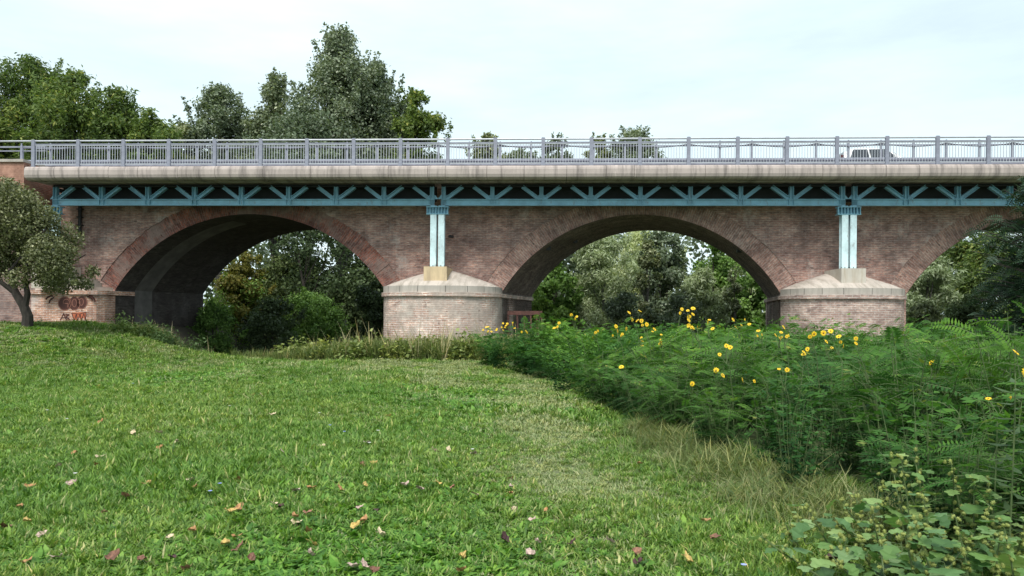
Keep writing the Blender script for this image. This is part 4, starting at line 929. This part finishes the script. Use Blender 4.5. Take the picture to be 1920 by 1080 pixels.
# ------------------------------------------------------------------ dark tree at the right edge
def right_tree():
    rng = np.random.default_rng(88); D = 15.5; X = px(1985, D); t = empty('dark_locust_tree', 'dark blue-green feathery tree in front of the right end of the bridge', 'tree', (X, D, 0), 0)
    P, A, B, RN = [], [], [], []; mb = MB(); mb.tube([(0, 0, -.2), (.1, 0, 2), (.05, 0, 4.4)], [.12, .08, .03], 8)
    for k in range(260):
        z = rng.uniform(.6, 4.6); a = rng.uniform(math.pi * .6, math.pi * 1.5) if k % 3 else rng.uniform(0, 6.28); r = rng.uniform(.6, 1.75) * (1.0 if z < 3.4 else (5.6 - z) / 2.2) * .95
        p0 = np.array([0.05, 0, z * .75]); p1 = np.array([math.cos(a) * r, math.sin(a) * r, z]); mb.tube([p0, (p0 + p1) / 2 + [0, 0, .15], p1], [.025, .016, .006], 5, cap=False)
        for j in range(12):
            tt = .25 + .75 * j / 12; q = p0 + (p1 - p0) * tt + np.array([0, 0, .12 * math.sin(tt * 3.1)]); d = unit(np.array([math.cos(a), math.sin(a), .2]) + rng.normal(size=3) * .65)
            frond(rng, q, d, .34 * rng.uniform(.8, 1.2), 9, .075, .032, P, A, B, RN, rng.uniform(.2, .8))
    link(bpy.data.objects.new('crown', leaf_mesh('crown', np.array(P), np.array(A), np.array(B), np.clip(np.array(RN), 0, 1), M['lf_bluegreen'], .15)), t)
    mb.build('trunk', M['bark'], t, smooth=True)
right_tree()

# ------------------------------------------------------------------ cocklebur plants, lower right
def lobed_leaf(rng, mbV, mbR, p, d, L, r):
    """broad lobed leaf as a triangle fan rendered with quads"""
    d = unit(d); side = unit(np.cross(d, [0, 0, 1.])); up = np.cross(side, d); n = 14; prof = []
    for i in range(n + 1):
        t = i / n; a = math.pi * t  # half outline from base to tip
        w = math.sin(a) ** .7 * .52 * (1 + .26 * math.cos(t * 17 + r * 3) + .08 * math.cos(t * 47)); prof.append((t - .12 * math.sin(a) * (1 if t < .3 else 0), w))
    for s in (-1, 1):
        for i in range(n):
            (t0, w0), (t1, w1) = prof[i], prof[i + 1]
            f = lambda t, w: p + d * L * t + side * s * w * L + up * (L * (.12 * w - .35 * t * t * .5 + .05 * math.sin(9 * t + w * 7)))
            mbV.append([f(t0, 0), f(t1, 0), f(t1, w1), f(t0, w0)]); mbR.append(r + rng.uniform(-.04, .04))
def burr_mesh():
    mb = MB(); mb.tube([(0, 0, -.011), (0, 0, -.006), (0, 0, .004), (0, 0, .011), (0, 0, .015)], [.003, .007, .008, .005, .001], 6)
    for k in range(14): a = k * 2.4; z = -.008 + .018 * k / 14; mb.tube([(math.cos(a) * .006, math.sin(a) * .006, z), (math.cos(a) * .012, math.sin(a) * .012, z + .003)], [.0012, .0004], 3, cap=False)
    return mb
def cocklebur(x, D, top, seed, label, sc=1.0, nst=4):
    rng = np.random.default_rng(seed); X = px(x, D); b = gz(X, D); H = pz(top, D) - b
    t = empty('cocklebur_plant', label, 'weed', (X, D, b), 0, 'cocklebur weeds in the lower right corner'); V, RN = [], []; mb = MB(); bb = MB()
    for s in range(nst):
        a = rng.uniform(0, 6.28); r = rng.uniform(.05, .38) * sc; tip = np.array([math.cos(a) * r * 1.3, math.sin(a) * r, H * rng.uniform(.45, 1)]) if s else np.array([0, 0, H]); base = np.array([math.cos(a) * .03, math.sin(a) * .03, -.03])
        nn = 7; pt = lambda tt: base + (tip - base) * tt + np.array([math.sin(tt * 4 + s) * .03, 0, 0]); mb.tube([pt(k / 6) for k in range(7)], [.007, .007, .006, .0055, .005, .004, .003], 6, cap=False)
        for k in range(nn):
            tt = .3 + .7 * k / (nn - 1); q = pt(tt); aa = k * 2.4 + rng.uniform(-.5, .5); el = rng.uniform(-.1, .6); d = np.array([math.cos(aa) * math.cos(el), math.sin(aa) * math.cos(el), math.sin(el)])
            L = rng.uniform(.045, .15) * sc * (1.1 - .45 * tt); pe = q + d * L * .55; mb.tube([q, pe], [.003, .002], 4, cap=False); lobed_leaf(rng, V, RN, pe, d + np.array([0, -.25, rng.uniform(-1.0, .15)]), L * rng.uniform(.9, 1.5), rng.uniform(.1, .95))
            if tt > .45:
                for j in range(rng.integers(2, 5)):
                    c = q + rng.normal(size=3) * np.array([.014, .014, .02]); m0 = len(bb.v); bm1 = BURR; rot = Matrix.Rotation(rng.uniform(0, 3), 3, Vector(unit(rng.normal(size=3)))); bb.v += [tuple(rot @ Vector(v) * 1.15 + Vector(c)) for v in bm1.v]; bb.f += [tuple(i + m0 for i in f) for f in bm1.f]; bb.uv += bm1.uv
    me = poly_mesh('leaves', np.array(V), np.clip(np.array(RN), 0, 1), M['lf_burr']); me.polygons.foreach_set('use_smooth', [True] * len(me.polygons)); link(bpy.data.objects.new('leaves', me), t)
    mb.build('stem', M['stem'], t, smooth=True); bb.build('burs', M['burr'], t)
BURR = burr_mesh()
CB = [(1697, 4.7, 862, 'tall cocklebur weed with bur clusters at its tip, leftmost of the tall ones'), (1790, 4.6, 868, 'tall cocklebur weed with a leafy top in the middle of the weed patch'), (1860, 4.4, 905, 'cocklebur weed below the lance-leaved stalk at the right edge'), (1640, 4.3, 950, 'cocklebur weed at the left side of the weed patch'), (1740, 4.2, 940, 'cocklebur weed with one large pale leaf in the patch centre'), (1700, 3.9, 985, 'low cocklebur weed at the bottom of the patch'), (1800, 3.9, 970, 'broad-leaved cocklebur weed in the bottom right'), (1890, 3.9, 985, 'cocklebur weed in the very corner'), (1590, 4.2, 1010, 'small cocklebur weed at the edge of the mown grass'), (1500, 4.9, 965, 'tiny cocklebur seedling standing apart on the mown grass'), (1655, 4.9, 900, 'cocklebur weed behind the left side of the patch')]
for i, (x, D, top, lb) in enumerate(CB): cocklebur(x, D, top, 600 + i, lb, sc=(1.0 if i != 9 else .6), nst=(2 if i in (8, 9) else 4))
def stalk(x, D, top, seed, label, L=.13):
    rng = np.random.default_rng(seed); X = px(x, D); b = gz(X, D); H = pz(top, D) - b; t = empty('lance_leaved_stalk', label, 'weed', (X, D, b), 0, 'tall stalks at the right edge'); mb = MB(); f = lambda z: np.array([.05 * math.sin(z * 1.4), 0, z * H]); mb.tube([f(k / 8) for k in range(9)], [.007 - .0005 * k for k in range(9)], 6)
    P, A, B = [], [], []
    for k in range(34):
        z = .15 + .83 * k / 34; a = k * 2.5 + rng.uniform(-.4, .4); l = L * (1.15 - .5 * z) * rng.uniform(.8, 1.2); d = np.array([math.cos(a), math.sin(a), rng.uniform(-.3, .4)]); q = f(z); P.append(q); l *= 1.3; A.append(d * l); s = unit(np.cross(d, [0, 0, 1.])); B.append(s * l * .14)
    link(bpy.data.objects.new('leaves', leaf_mesh('leaves', np.array(P), np.array(A), np.array(B), rng.random(34), M['lf_herb'], .4)), t); mb.build('stem', M['stem'], t, smooth=True)
stalk(1888, 4.3, 700, 700, 'tall lance-leaved stalk at the right edge, taller of the two', .15); stalk(1855, 4.6, 790, 701, 'shorter lance-leaved stalk left of the tall one at the right edge', .12)

# ------------------------------------------------------------------ grass (uncountable): points + instanced tufts
def tuft_mesh(name, seed, n, h, w, spread, lean, mat, broad=False, heads=False):
    rng = np.random.default_rng(seed); a = rng.uniform(0, 2 * math.pi, n); r = np.sqrt(rng.random(n)) * spread; base = np.stack([np.cos(a) * r, np.sin(a) * r, np.zeros(n)], 1)
    b2 = rng.uniform(0, 2 * math.pi, n); ln = rng.uniform(.3, 1, n) * lean; hh = h * rng.uniform(.55, 1.15, n); d = np.stack([np.cos(b2) * ln, np.sin(b2) * ln, np.ones(n)], 1); d = unit(d)
    s = np.stack([-np.sin(b2), np.cos(b2), np.zeros(n)], 1) * (w * rng.uniform(.7, 1.2, n) / 2)[:, None]
    mid = base + d * (hh * .55)[:, None]; d2 = unit(d + np.stack([np.cos(b2), np.sin(b2), np.zeros(n) - .35], 1) * (ln * .9)[:, None]); tip = mid + d2 * (hh * .5)[:, None]
    V = np.empty((2 * n, 4, 3)); V[0::2, 0] = base - s * .7; V[0::2, 1] = base + s * .7; V[0::2, 2] = mid + s; V[0::2, 3] = mid - s
    V[1::2, 0] = mid - s; V[1::2, 1] = mid + s; V[1::2, 2] = tip + s * .12; V[1::2, 3] = tip - s * .12
    rn = np.repeat(rng.random(n), 2)
    return poly_mesh(name, V, rn, mat)
def scatter(name, label, cat, pts, rot, scl, idx, meshes):
    me = bpy.data.meshes.new(name); me.vertices.add(len(pts)); me.vertices.foreach_set('co', pts.astype(np.float32).ravel())
    for nm, ty, arr in (('rot', 'FLOAT_VECTOR', rot), ('scl', 'FLOAT_VECTOR', scl)):
        at = me.attributes.new(nm, ty, 'POINT'); at.data.foreach_set('vector', arr.astype(np.float32).ravel())
    at = me.attributes.new('idx', 'INT', 'POINT'); at.data.foreach_set('value', idx.astype(np.int32)); me.update()
    o = bpy.data.objects.new(name, me); link(o); tag(o, label, cat, kind='stuff')
    cl = bpy.data.collections.new(name + '_tufts')
    for i, m in enumerate(meshes): q = bpy.data.objects.new('%s_tuft_%02d' % (name, i), m); cl.objects.link(q)
    ng = bpy.data.node_groups.new(name, 'GeometryNodeTree'); ng.interface.new_socket('Geometry', in_out='INPUT', socket_type='NodeSocketGeometry'); ng.interface.new_socket('Geometry', in_out='OUTPUT', socket_type='NodeSocketGeometry')
    N = ng.nodes; gi = N.new('NodeGroupInput'); go = N.new('NodeGroupOutput'); ip = N.new('GeometryNodeInstanceOnPoints'); ci = N.new('GeometryNodeCollectionInfo')
    ci.inputs['Collection'].default_value = cl; ci.inputs['Separate Children'].default_value = True; ci.inputs['Reset Children'].default_value = True
    ip.inputs['Pick Instance'].default_value = True
    def na(nm, ty): n = N.new('GeometryNodeInputNamedAttribute'); n.data_type = ty; n.inputs['Name'].default_value = nm; return next(s for s in n.outputs if s.enabled and s.name == 'Attribute')
    K = ng.links; K.new(gi.outputs[0], ip.inputs['Points']); K.new(ci.outputs[0], ip.inputs['Instance']); K.new(na('idx', 'INT'), ip.inputs['Instance Index'])
    K.new(na('rot', 'FLOAT_VECTOR'), ip.inputs['Rotation']); K.new(na('scl', 'FLOAT_VECTOR'), ip.inputs['Scale']); K.new(ip.outputs[0], go.inputs[0])
    md = o.modifiers.new('scatter', 'NODES'); md.node_group = ng
    return o
def field(rng, y0, y1, dens, xl, xr, pad=1.0):
    X1 = max(xr(v) for v in np.linspace(y0, y1, 9)); n = int((y1 - y0) * (X1 - xl(y1)) * dens); y = rng.uniform(y0, y1, n); x = rng.uniform(xl(y1), X1, n)
    lo = np.array([xl(v) for v in y]) ; hi = np.array([xr(v) for v in y]); k = (x > lo) & (x < hi); return x[k], y[k]
def cat_sc(pts, sc, rng, nm):
    n = len(pts); rot = np.stack([rng.normal(0, .12, n), rng.normal(0, .12, n), rng.uniform(0, 6.28, n)], 1); return rot
def lawn():
    rng = np.random.default_rng(12); xl = lambda y: -.72 * y - 1.2; xr = lambda y: bound(max(y, 3.6)) + .9
    XS, YS, S = [], [], []
    for y0, y1, dens, s in ((3.4, 6.5, 560, 1.0), (6.5, 10, 330, 1.12), (10, 16, 190, 1.35), (16, 23, 105, 1.6), (23, 30.4, 75, 1.8)):
        x, y = field(rng, y0, y1, dens, xl, xr); k = ~((y > 28.2) & (x > -14)); x, y = x[k], y[k]; XS.append(x); YS.append(y); S.append(np.full(len(x), s))
    x = np.concatenate(XS); y = np.concatenate(YS); s = np.concatenate(S); n = len(x); z = gh(x, y)
    sc = s * rng.uniform(.7, 1.25, n) * (1 + .25 * np.sin(x * .9 + 1) * np.sin(y * .6)) * np.where(rng.random(n) < .06, 1.5, 1); hz = sc * rng.uniform(.6, 1.1, n)
    broad = (np.sin(x * .8 + 2) + np.sin(y * .55 + x * .3) + rng.normal(0, .8, n)) > .9
    idx = np.where(broad, rng.integers(6, 9, n), rng.integers(0, 6, n))
    path = np.exp(-((x - np.interp(y, [4, 9, 14, 20, 26], [.9, .55, .2, -1.2, -4])) / np.interp(y, [4, 10, 26], [.7, 1.1, 3.0])) ** 2) * .95 * np.clip((y - 4) / 3, .35, 1) + sstep((y - 16) / 6) * .6 + .10
    wear = path * (.7 + .6 * np.sin(x * 1.7 + y) * np.sin(y * 1.1 - x * .6)); idx = np.where(rng.random(n) < wear, rng.integers(9, 11, n), idx); rot = cat_sc(np.zeros((n, 3)), 0, rng, '')
    ms = [tuft_mesh('t', 800 + i, 26, .068, .0105, .06, 1.0, M['grass']) for i in range(5)] + [tuft_mesh('t', 807, 20, .10, .006, .05, .8, M['grass'])] + [tuft_mesh('t', 810 + i, 20, .06, .025, .06, 1.9, M['clover']) for i in range(3)] + [tuft_mesh('t', 820 + i, 24, .055, .008, .07, 1.3, M['worn']) for i in range(2)]
    print('lawn tufts', n)
    scatter('lawn_grass', 'short mown meadow grass mixed with clover and broad leaves', 'grass', np.stack([x, y, z], 1), rot, np.stack([sc, sc, hz], 1), idx, ms)
lawn()
def tall():
    rng = np.random.default_rng(14); XS = []; 
    # rough dry grass along the near thicket edge
    n = 2300; y = rng.uniform(4.7, 10.4, n); x = np.array([bound(v) for v in y]) - np.abs(rng.normal(0, .42, n)) * np.interp(y, [4.7, 6, 8, 10.2], [.8, 1.2, 1.0, .4]) + .45
    s = rng.uniform(.45, 1.2, n)
    ms = [tuft_mesh('t', 850 + i, 18, .25, .0042, .10, (1.2, 2.4, 1.8)[i], M['drygrass'] if i == 1 else M['tallgrass']) for i in range(3)] + [tuft_mesh('t', 860, 12, .32, .009, .07, 1.3, M['tallgrass'])]
    rot = cat_sc(np.zeros((n, 3)), 0, rng, ''); scatter('dry_grass', 'tangle of dry straw-coloured grass along the near thicket edge', 'grass', np.stack([x, y, gh(x, y)], 1), rot, np.stack([s, s, s], 1), rng.integers(0, 4, n), ms)
    # tall grass at the far end of the meadow
    n = 5200; x = rng.uniform(-21, 1.0, n); y = rng.uniform(25.8, 29.2, n) ; y = np.where(x < -11, rng.uniform(28.6, 30.4, n), y)
    edge = np.interp(x, [-21, -15, -11, -9.5, -8, -2], [29.7, 29.2, 28.0, 27.4, 26.4, 26.0]); k = (y > edge) & ~((x > -11.5) & (x < -8.2) & (y > 28.0)); x, y = x[k], y[k]; n = len(x)
    s = rng.uniform(.7, 1.3, n) * np.interp(x, [-21, -15.6, -14.2, -12, -9, -6, 1], [.28, .3, .95, 1.1, .6, 1.35, 1.5])
    ms = [tuft_mesh('t', 870 + i, 16, .50, .016, .10, .7, M['tallgrass']) for i in range(3)] + [tuft_mesh('t', 880, 8, .8, .014, .08, .35, M['drygrass'])]
    rot = cat_sc(np.zeros((n, 3)), 0, rng, ''); idx = rng.choice(4, n, p=[.31, .31, .31, .07]); scatter('tall_grass', 'tall uncut grass at the far edge of the meadow below the bridge', 'grass', np.stack([x, y, gh(x, y)], 1), rot, np.stack([s, s, s], 1), idx, ms)
tall()
# broad-leaved weeds at the far meadow edge
def weed_mesh(seed, H, Rr, n, ll, lw, mat):
    rng = np.random.default_rng(seed); d = unit(rng.normal(size=(n, 3))); d[:, 2] = np.abs(d[:, 2]); P = d * (rng.random(n) ** .5)[:, None] * np.array([Rr, Rr, H]) * (1 + .25 * np.sin(d[:, :1] * 9))
    N = unit(np.array([0, 0, .9]) + rng.normal(size=(n, 3)) * .5); A = unit(np.cross(N, rng.normal(size=(n, 3)))); B = np.cross(N, A); s = rng.uniform(.6, 1.3, n)[:, None]; return leaf_mesh('foliage', P, A * ll * s, B * lw * .5 * s, rng.random(n), mat, .2)
WM = [weed_mesh(900 + i, .62, .5, 420, .11, .10, M['lf_weed']) for i in range(3)]; WM2 = [weed_mesh(910 + i, .7, .5, 520, .12, .05, M['lf_herb']) for i in range(2)]
rng = np.random.default_rng(16)
for i in range(46):
    if i < 26: x = rng.uniform(535, 890); D = rng.uniform(26.2, 27.8); m = WM[i % 3]; lb = 'low yellow-green broad-leaved weed at the meadow edge left of the pale pink pier'; gsc = rng.uniform(.95, 1.4)
    elif i < 36: x = rng.uniform(215, 430); D = rng.uniform(28.0, 29.2); m = WM2[i % 2]; lb = 'blue-green weed growing at the foot of the left arch'; gsc = rng.uniform(.8, 1.3)
    else: x = rng.uniform(640, 930); D = rng.uniform(28.0, 28.9); m = WM2[i % 2]; lb = 'dark green weed against the foot of the pale pink pier'; gsc = rng.uniform(.9, 1.4)
    X = px(x, D); o = link(bpy.data.objects.new('broad_leaved_weed', m)); tag(o, lb, 'weed', 'weeds along the far meadow edge'); o.location = (X, D, gz(X, D) - .03); o.scale = (gsc, gsc, gsc * rng.uniform(.7, 1.2)); o.rotation_euler = (0, 0, rng.uniform(0, 6.28))

# ------------------------------------------------------------------ fallen leaves and small meadow flowers
def dead_leaf_mesh(seed, mat):
    rng = random.Random(seed); mb = MB(); n = 12; pts = []; wd = rng.uniform(.65, 1.05)
    for i in range(n):
        a = 2 * math.pi * i / n; r = .034 * (1 + .35 * math.cos(a) ** 3 + rng.uniform(-.1, .1)); pts.append((r * math.cos(a) * 1.2, r * math.sin(a) * wd))
    c = (0, 0, .0)
    z = lambda p: 11 * (p[0] ** 2) + 9 * p[1] ** 2 * rng.uniform(.7, 1.4) - .006 * math.cos(p[0] * 150)
    P = [(p[0], p[1], z(p)) for p in pts]; Q = [(p[0] * .5, p[1] * .5, z((p[0] * .5, p[1] * .5))) for p in pts]
    for i in range(n): j = (i + 1) % n; mb.face([Q[i], P[i], P[j], Q[j]]); mb.face([c, Q[i], Q[j]])
    mb.tube([(.035, 0, .01), (.07, .01, .004)], [.0015, .001], 4, cap=False)
    return mb.mesh('fallen_leaf', mat)
DL = {}
for nm, c in (('orange', (.48, .25, .10)), ('yellow', (.6, .42, .13)), ('pale pinkish', (.58, .42, .36)), ('brown', (.22, .1, .06)), ('rusty red', (.34, .16, .1)), ('cream', (.68, .55, .36)), ('dark maroon', (.07, .025, .025))):
    DL[nm] = [dead_leaf_mesh(len(nm) * 7 + i, mat_plain(nm + ' dead leaf', c, .7, var=.55, scale=45)) for i in range(3)]
LP = [(52, 913, 'orange'), (130, 907, 'pale pinkish'), (240, 932, 'rusty red'), (277, 907, 'orange'), (196, 962, 'rusty red'), (77, 1004, 'pale pinkish'), (111, 1046, 'pale pinkish'), (43, 1056, 'orange'), (51, 979, 'yellow'), (36, 951, 'orange'), (320, 1008, 'cream'), (359, 996, 'orange'), (440, 1008, 'orange'), (423, 1021, 'yellow'), (444, 1033, 'brown'), (355, 1066, 'rusty red'), (325, 1047, 'dark maroon'), (207, 1048, 'brown'), (265, 1050, 'brown'), (183, 858, 'cream'), (181, 872, 'orange'), (140, 850, 'orange'), (359, 901, 'cream'), (366, 914, 'orange'), (446, 901, 'orange'), (429, 960, 'yellow'), (447, 955, 'orange'), (554, 970, 'orange'), (552, 981, 'cream'), (580, 998, 'orange'), (588, 1022, 'yellow'), (583, 1040, 'pale pinkish'), (557, 921, 'pale pinkish'), (581, 916, 'orange'), (574, 963, 'rusty red'), (527, 951, 'dark maroon'), (516, 946, 'cream'), (640, 919, 'orange'), (680, 978, 'orange'), (665, 987, 'yellow'), (684, 912, 'yellow'), (672, 954, 'pale pinkish'), (710, 958, 'dark maroon'), (718, 1004, 'cream'), (665, 1064, 'pale pinkish'), (684, 1064, 'pale pinkish'), (696, 1071, 'brown'), (865, 1045, 'yellow'), (869, 1070, 'orange'), (849, 915, 'rusty red'), (893, 929, 'cream'), (958, 914, 'pale pinkish'), (958, 926, 'orange'), (960, 898, 'orange'), (1024, 958, 'orange'), (997, 976, 'pale pinkish'), (962, 958, 'cream'), (946, 1014, 'dark maroon'), (1008, 1017, 'pale pinkish'), (1070, 1021, 'dark maroon'), (995, 1042, 'pale pinkish'), (840, 846, 'cream'), (816, 847, 'cream'), (690, 831, 'pale pinkish'), (697, 869, 'yellow'), (678, 873, 'rusty red'), (601, 838, 'cream'), (530, 850, 'pale pinkish'), (508, 778, 'cream'), (474, 742, 'yellow'), (493, 744, 'cream'), (298, 840, 'orange'), (331, 830, 'cream'), (300, 812, 'cream'), (250, 812, 'cream'), (188, 792, 'orange'), (183, 724, 'yellow'), (1320, 978, 'orange'), (1294, 1054, 'yellow'), (1190, 1037, 'rusty red'), (1194, 1056, 'dark maroon'), (1150, 1018, 'pale pinkish'), (1200, 870, 'orange'), (756, 910, 'pale pinkish'), (788, 918, 'pale pinkish'), (824, 908, 'yellow'), (730, 780, 'yellow'), (888, 852, 'pale pinkish'), (12, 990, 'brown'), (110, 875, 'cream'), (470, 1050, 'brown'), (1560, 1050, 'dark maroon'), (1340, 1010, 'brown')]
def where(x, y):
    a = 'near the bottom edge' if y > 1000 else ('in the near grass' if y > 900 else 'further out on the grass'); b = 'on the left' if x < 320 else ('left of centre' if x < 700 else ('in the middle' if x < 1050 else 'towards the weeds on the right')); return a + ' ' + b
rng = np.random.default_rng(21)
for x, yv, nm in LP:
    D = 1.52 * FPX / (yv - HZ); 
    for _ in range(4): D = (EYE - gz(px(x, D), D) - .055) * FPX / (yv - HZ)
    X = px(x, D); o = link(bpy.data.objects.new('fallen_leaf', DL[nm][int(x) % 3])); tag(o, '%s fallen leaf lying curled %s' % (nm, where(x, yv)), 'leaf', 'fallen leaves scattered on the meadow')
    s = rng.uniform(.75, 1.15) * (1 + max(0, D - 6) * .06); o.location = (X, D, gz(X, D) + .062); o.rotation_euler = (R(rng.uniform(-10, 45)), R(rng.uniform(-25, 25)), rng.uniform(0, 6.28)); o.scale = (s, s, s)
M['chic'] = mat_plain('pale blue petals', (.32, .38, .75), .6, var=.1); M['white'] = mat_plain('white flower', (.75, .74, .74), .7, var=.1)
def small_flower(x, yv, white):
    D = 1.45 * FPX / (yv - HZ)
    for _ in range(4): D = (EYE - gz(px(x, D), D) - .13) * FPX / (yv - HZ)
    X = px(x, D); b = gz(X, D); t = empty('meadow_flower', '%s little flower %s' % ('white' if white else 'pale blue', where(x, yv)), 'flower', (X, D, b), 0, 'small flowers in the mown grass')
    mb = MB(); mb.tube([(0, 0, 0), (.005, 0, .12)], [.002, .0015], 4); mb.build('stem', M['stem'], t)
    mb = MB(); n = 9; s = 1 + max(0, D - 6) * .05
    for i in range(n): a = 2 * math.pi * i / n; c, q = math.cos(a), math.sin(a); r = .016 * s; mb.face([(.005, 0, .118), (.005 + c * r - q * .005, q * r + c * .005, .128), (.005 + c * r * 1.15, q * r * 1.15, .126), (.005 + c * r + q * .005, q * r - c * .005, .128)])
    mb.build('petals', M['white'] if white else M['chic'], t)
for x, yv, wh in ((140, 886, 1), (411, 905, 0), (393, 919, 0), (618, 796, 0), (645, 808, 0), (249, 718, 0), (430, 760, 1), (125, 784, 1), (88, 768, 1), (1393, 1057, 0), (708, 806, 1), (620, 712, 0), (885, 841, 1), (692, 829, 1), (160, 690, 1), (598, 773, 1)): small_flower(x, yv, wh)
print('objects', len(SC.objects))
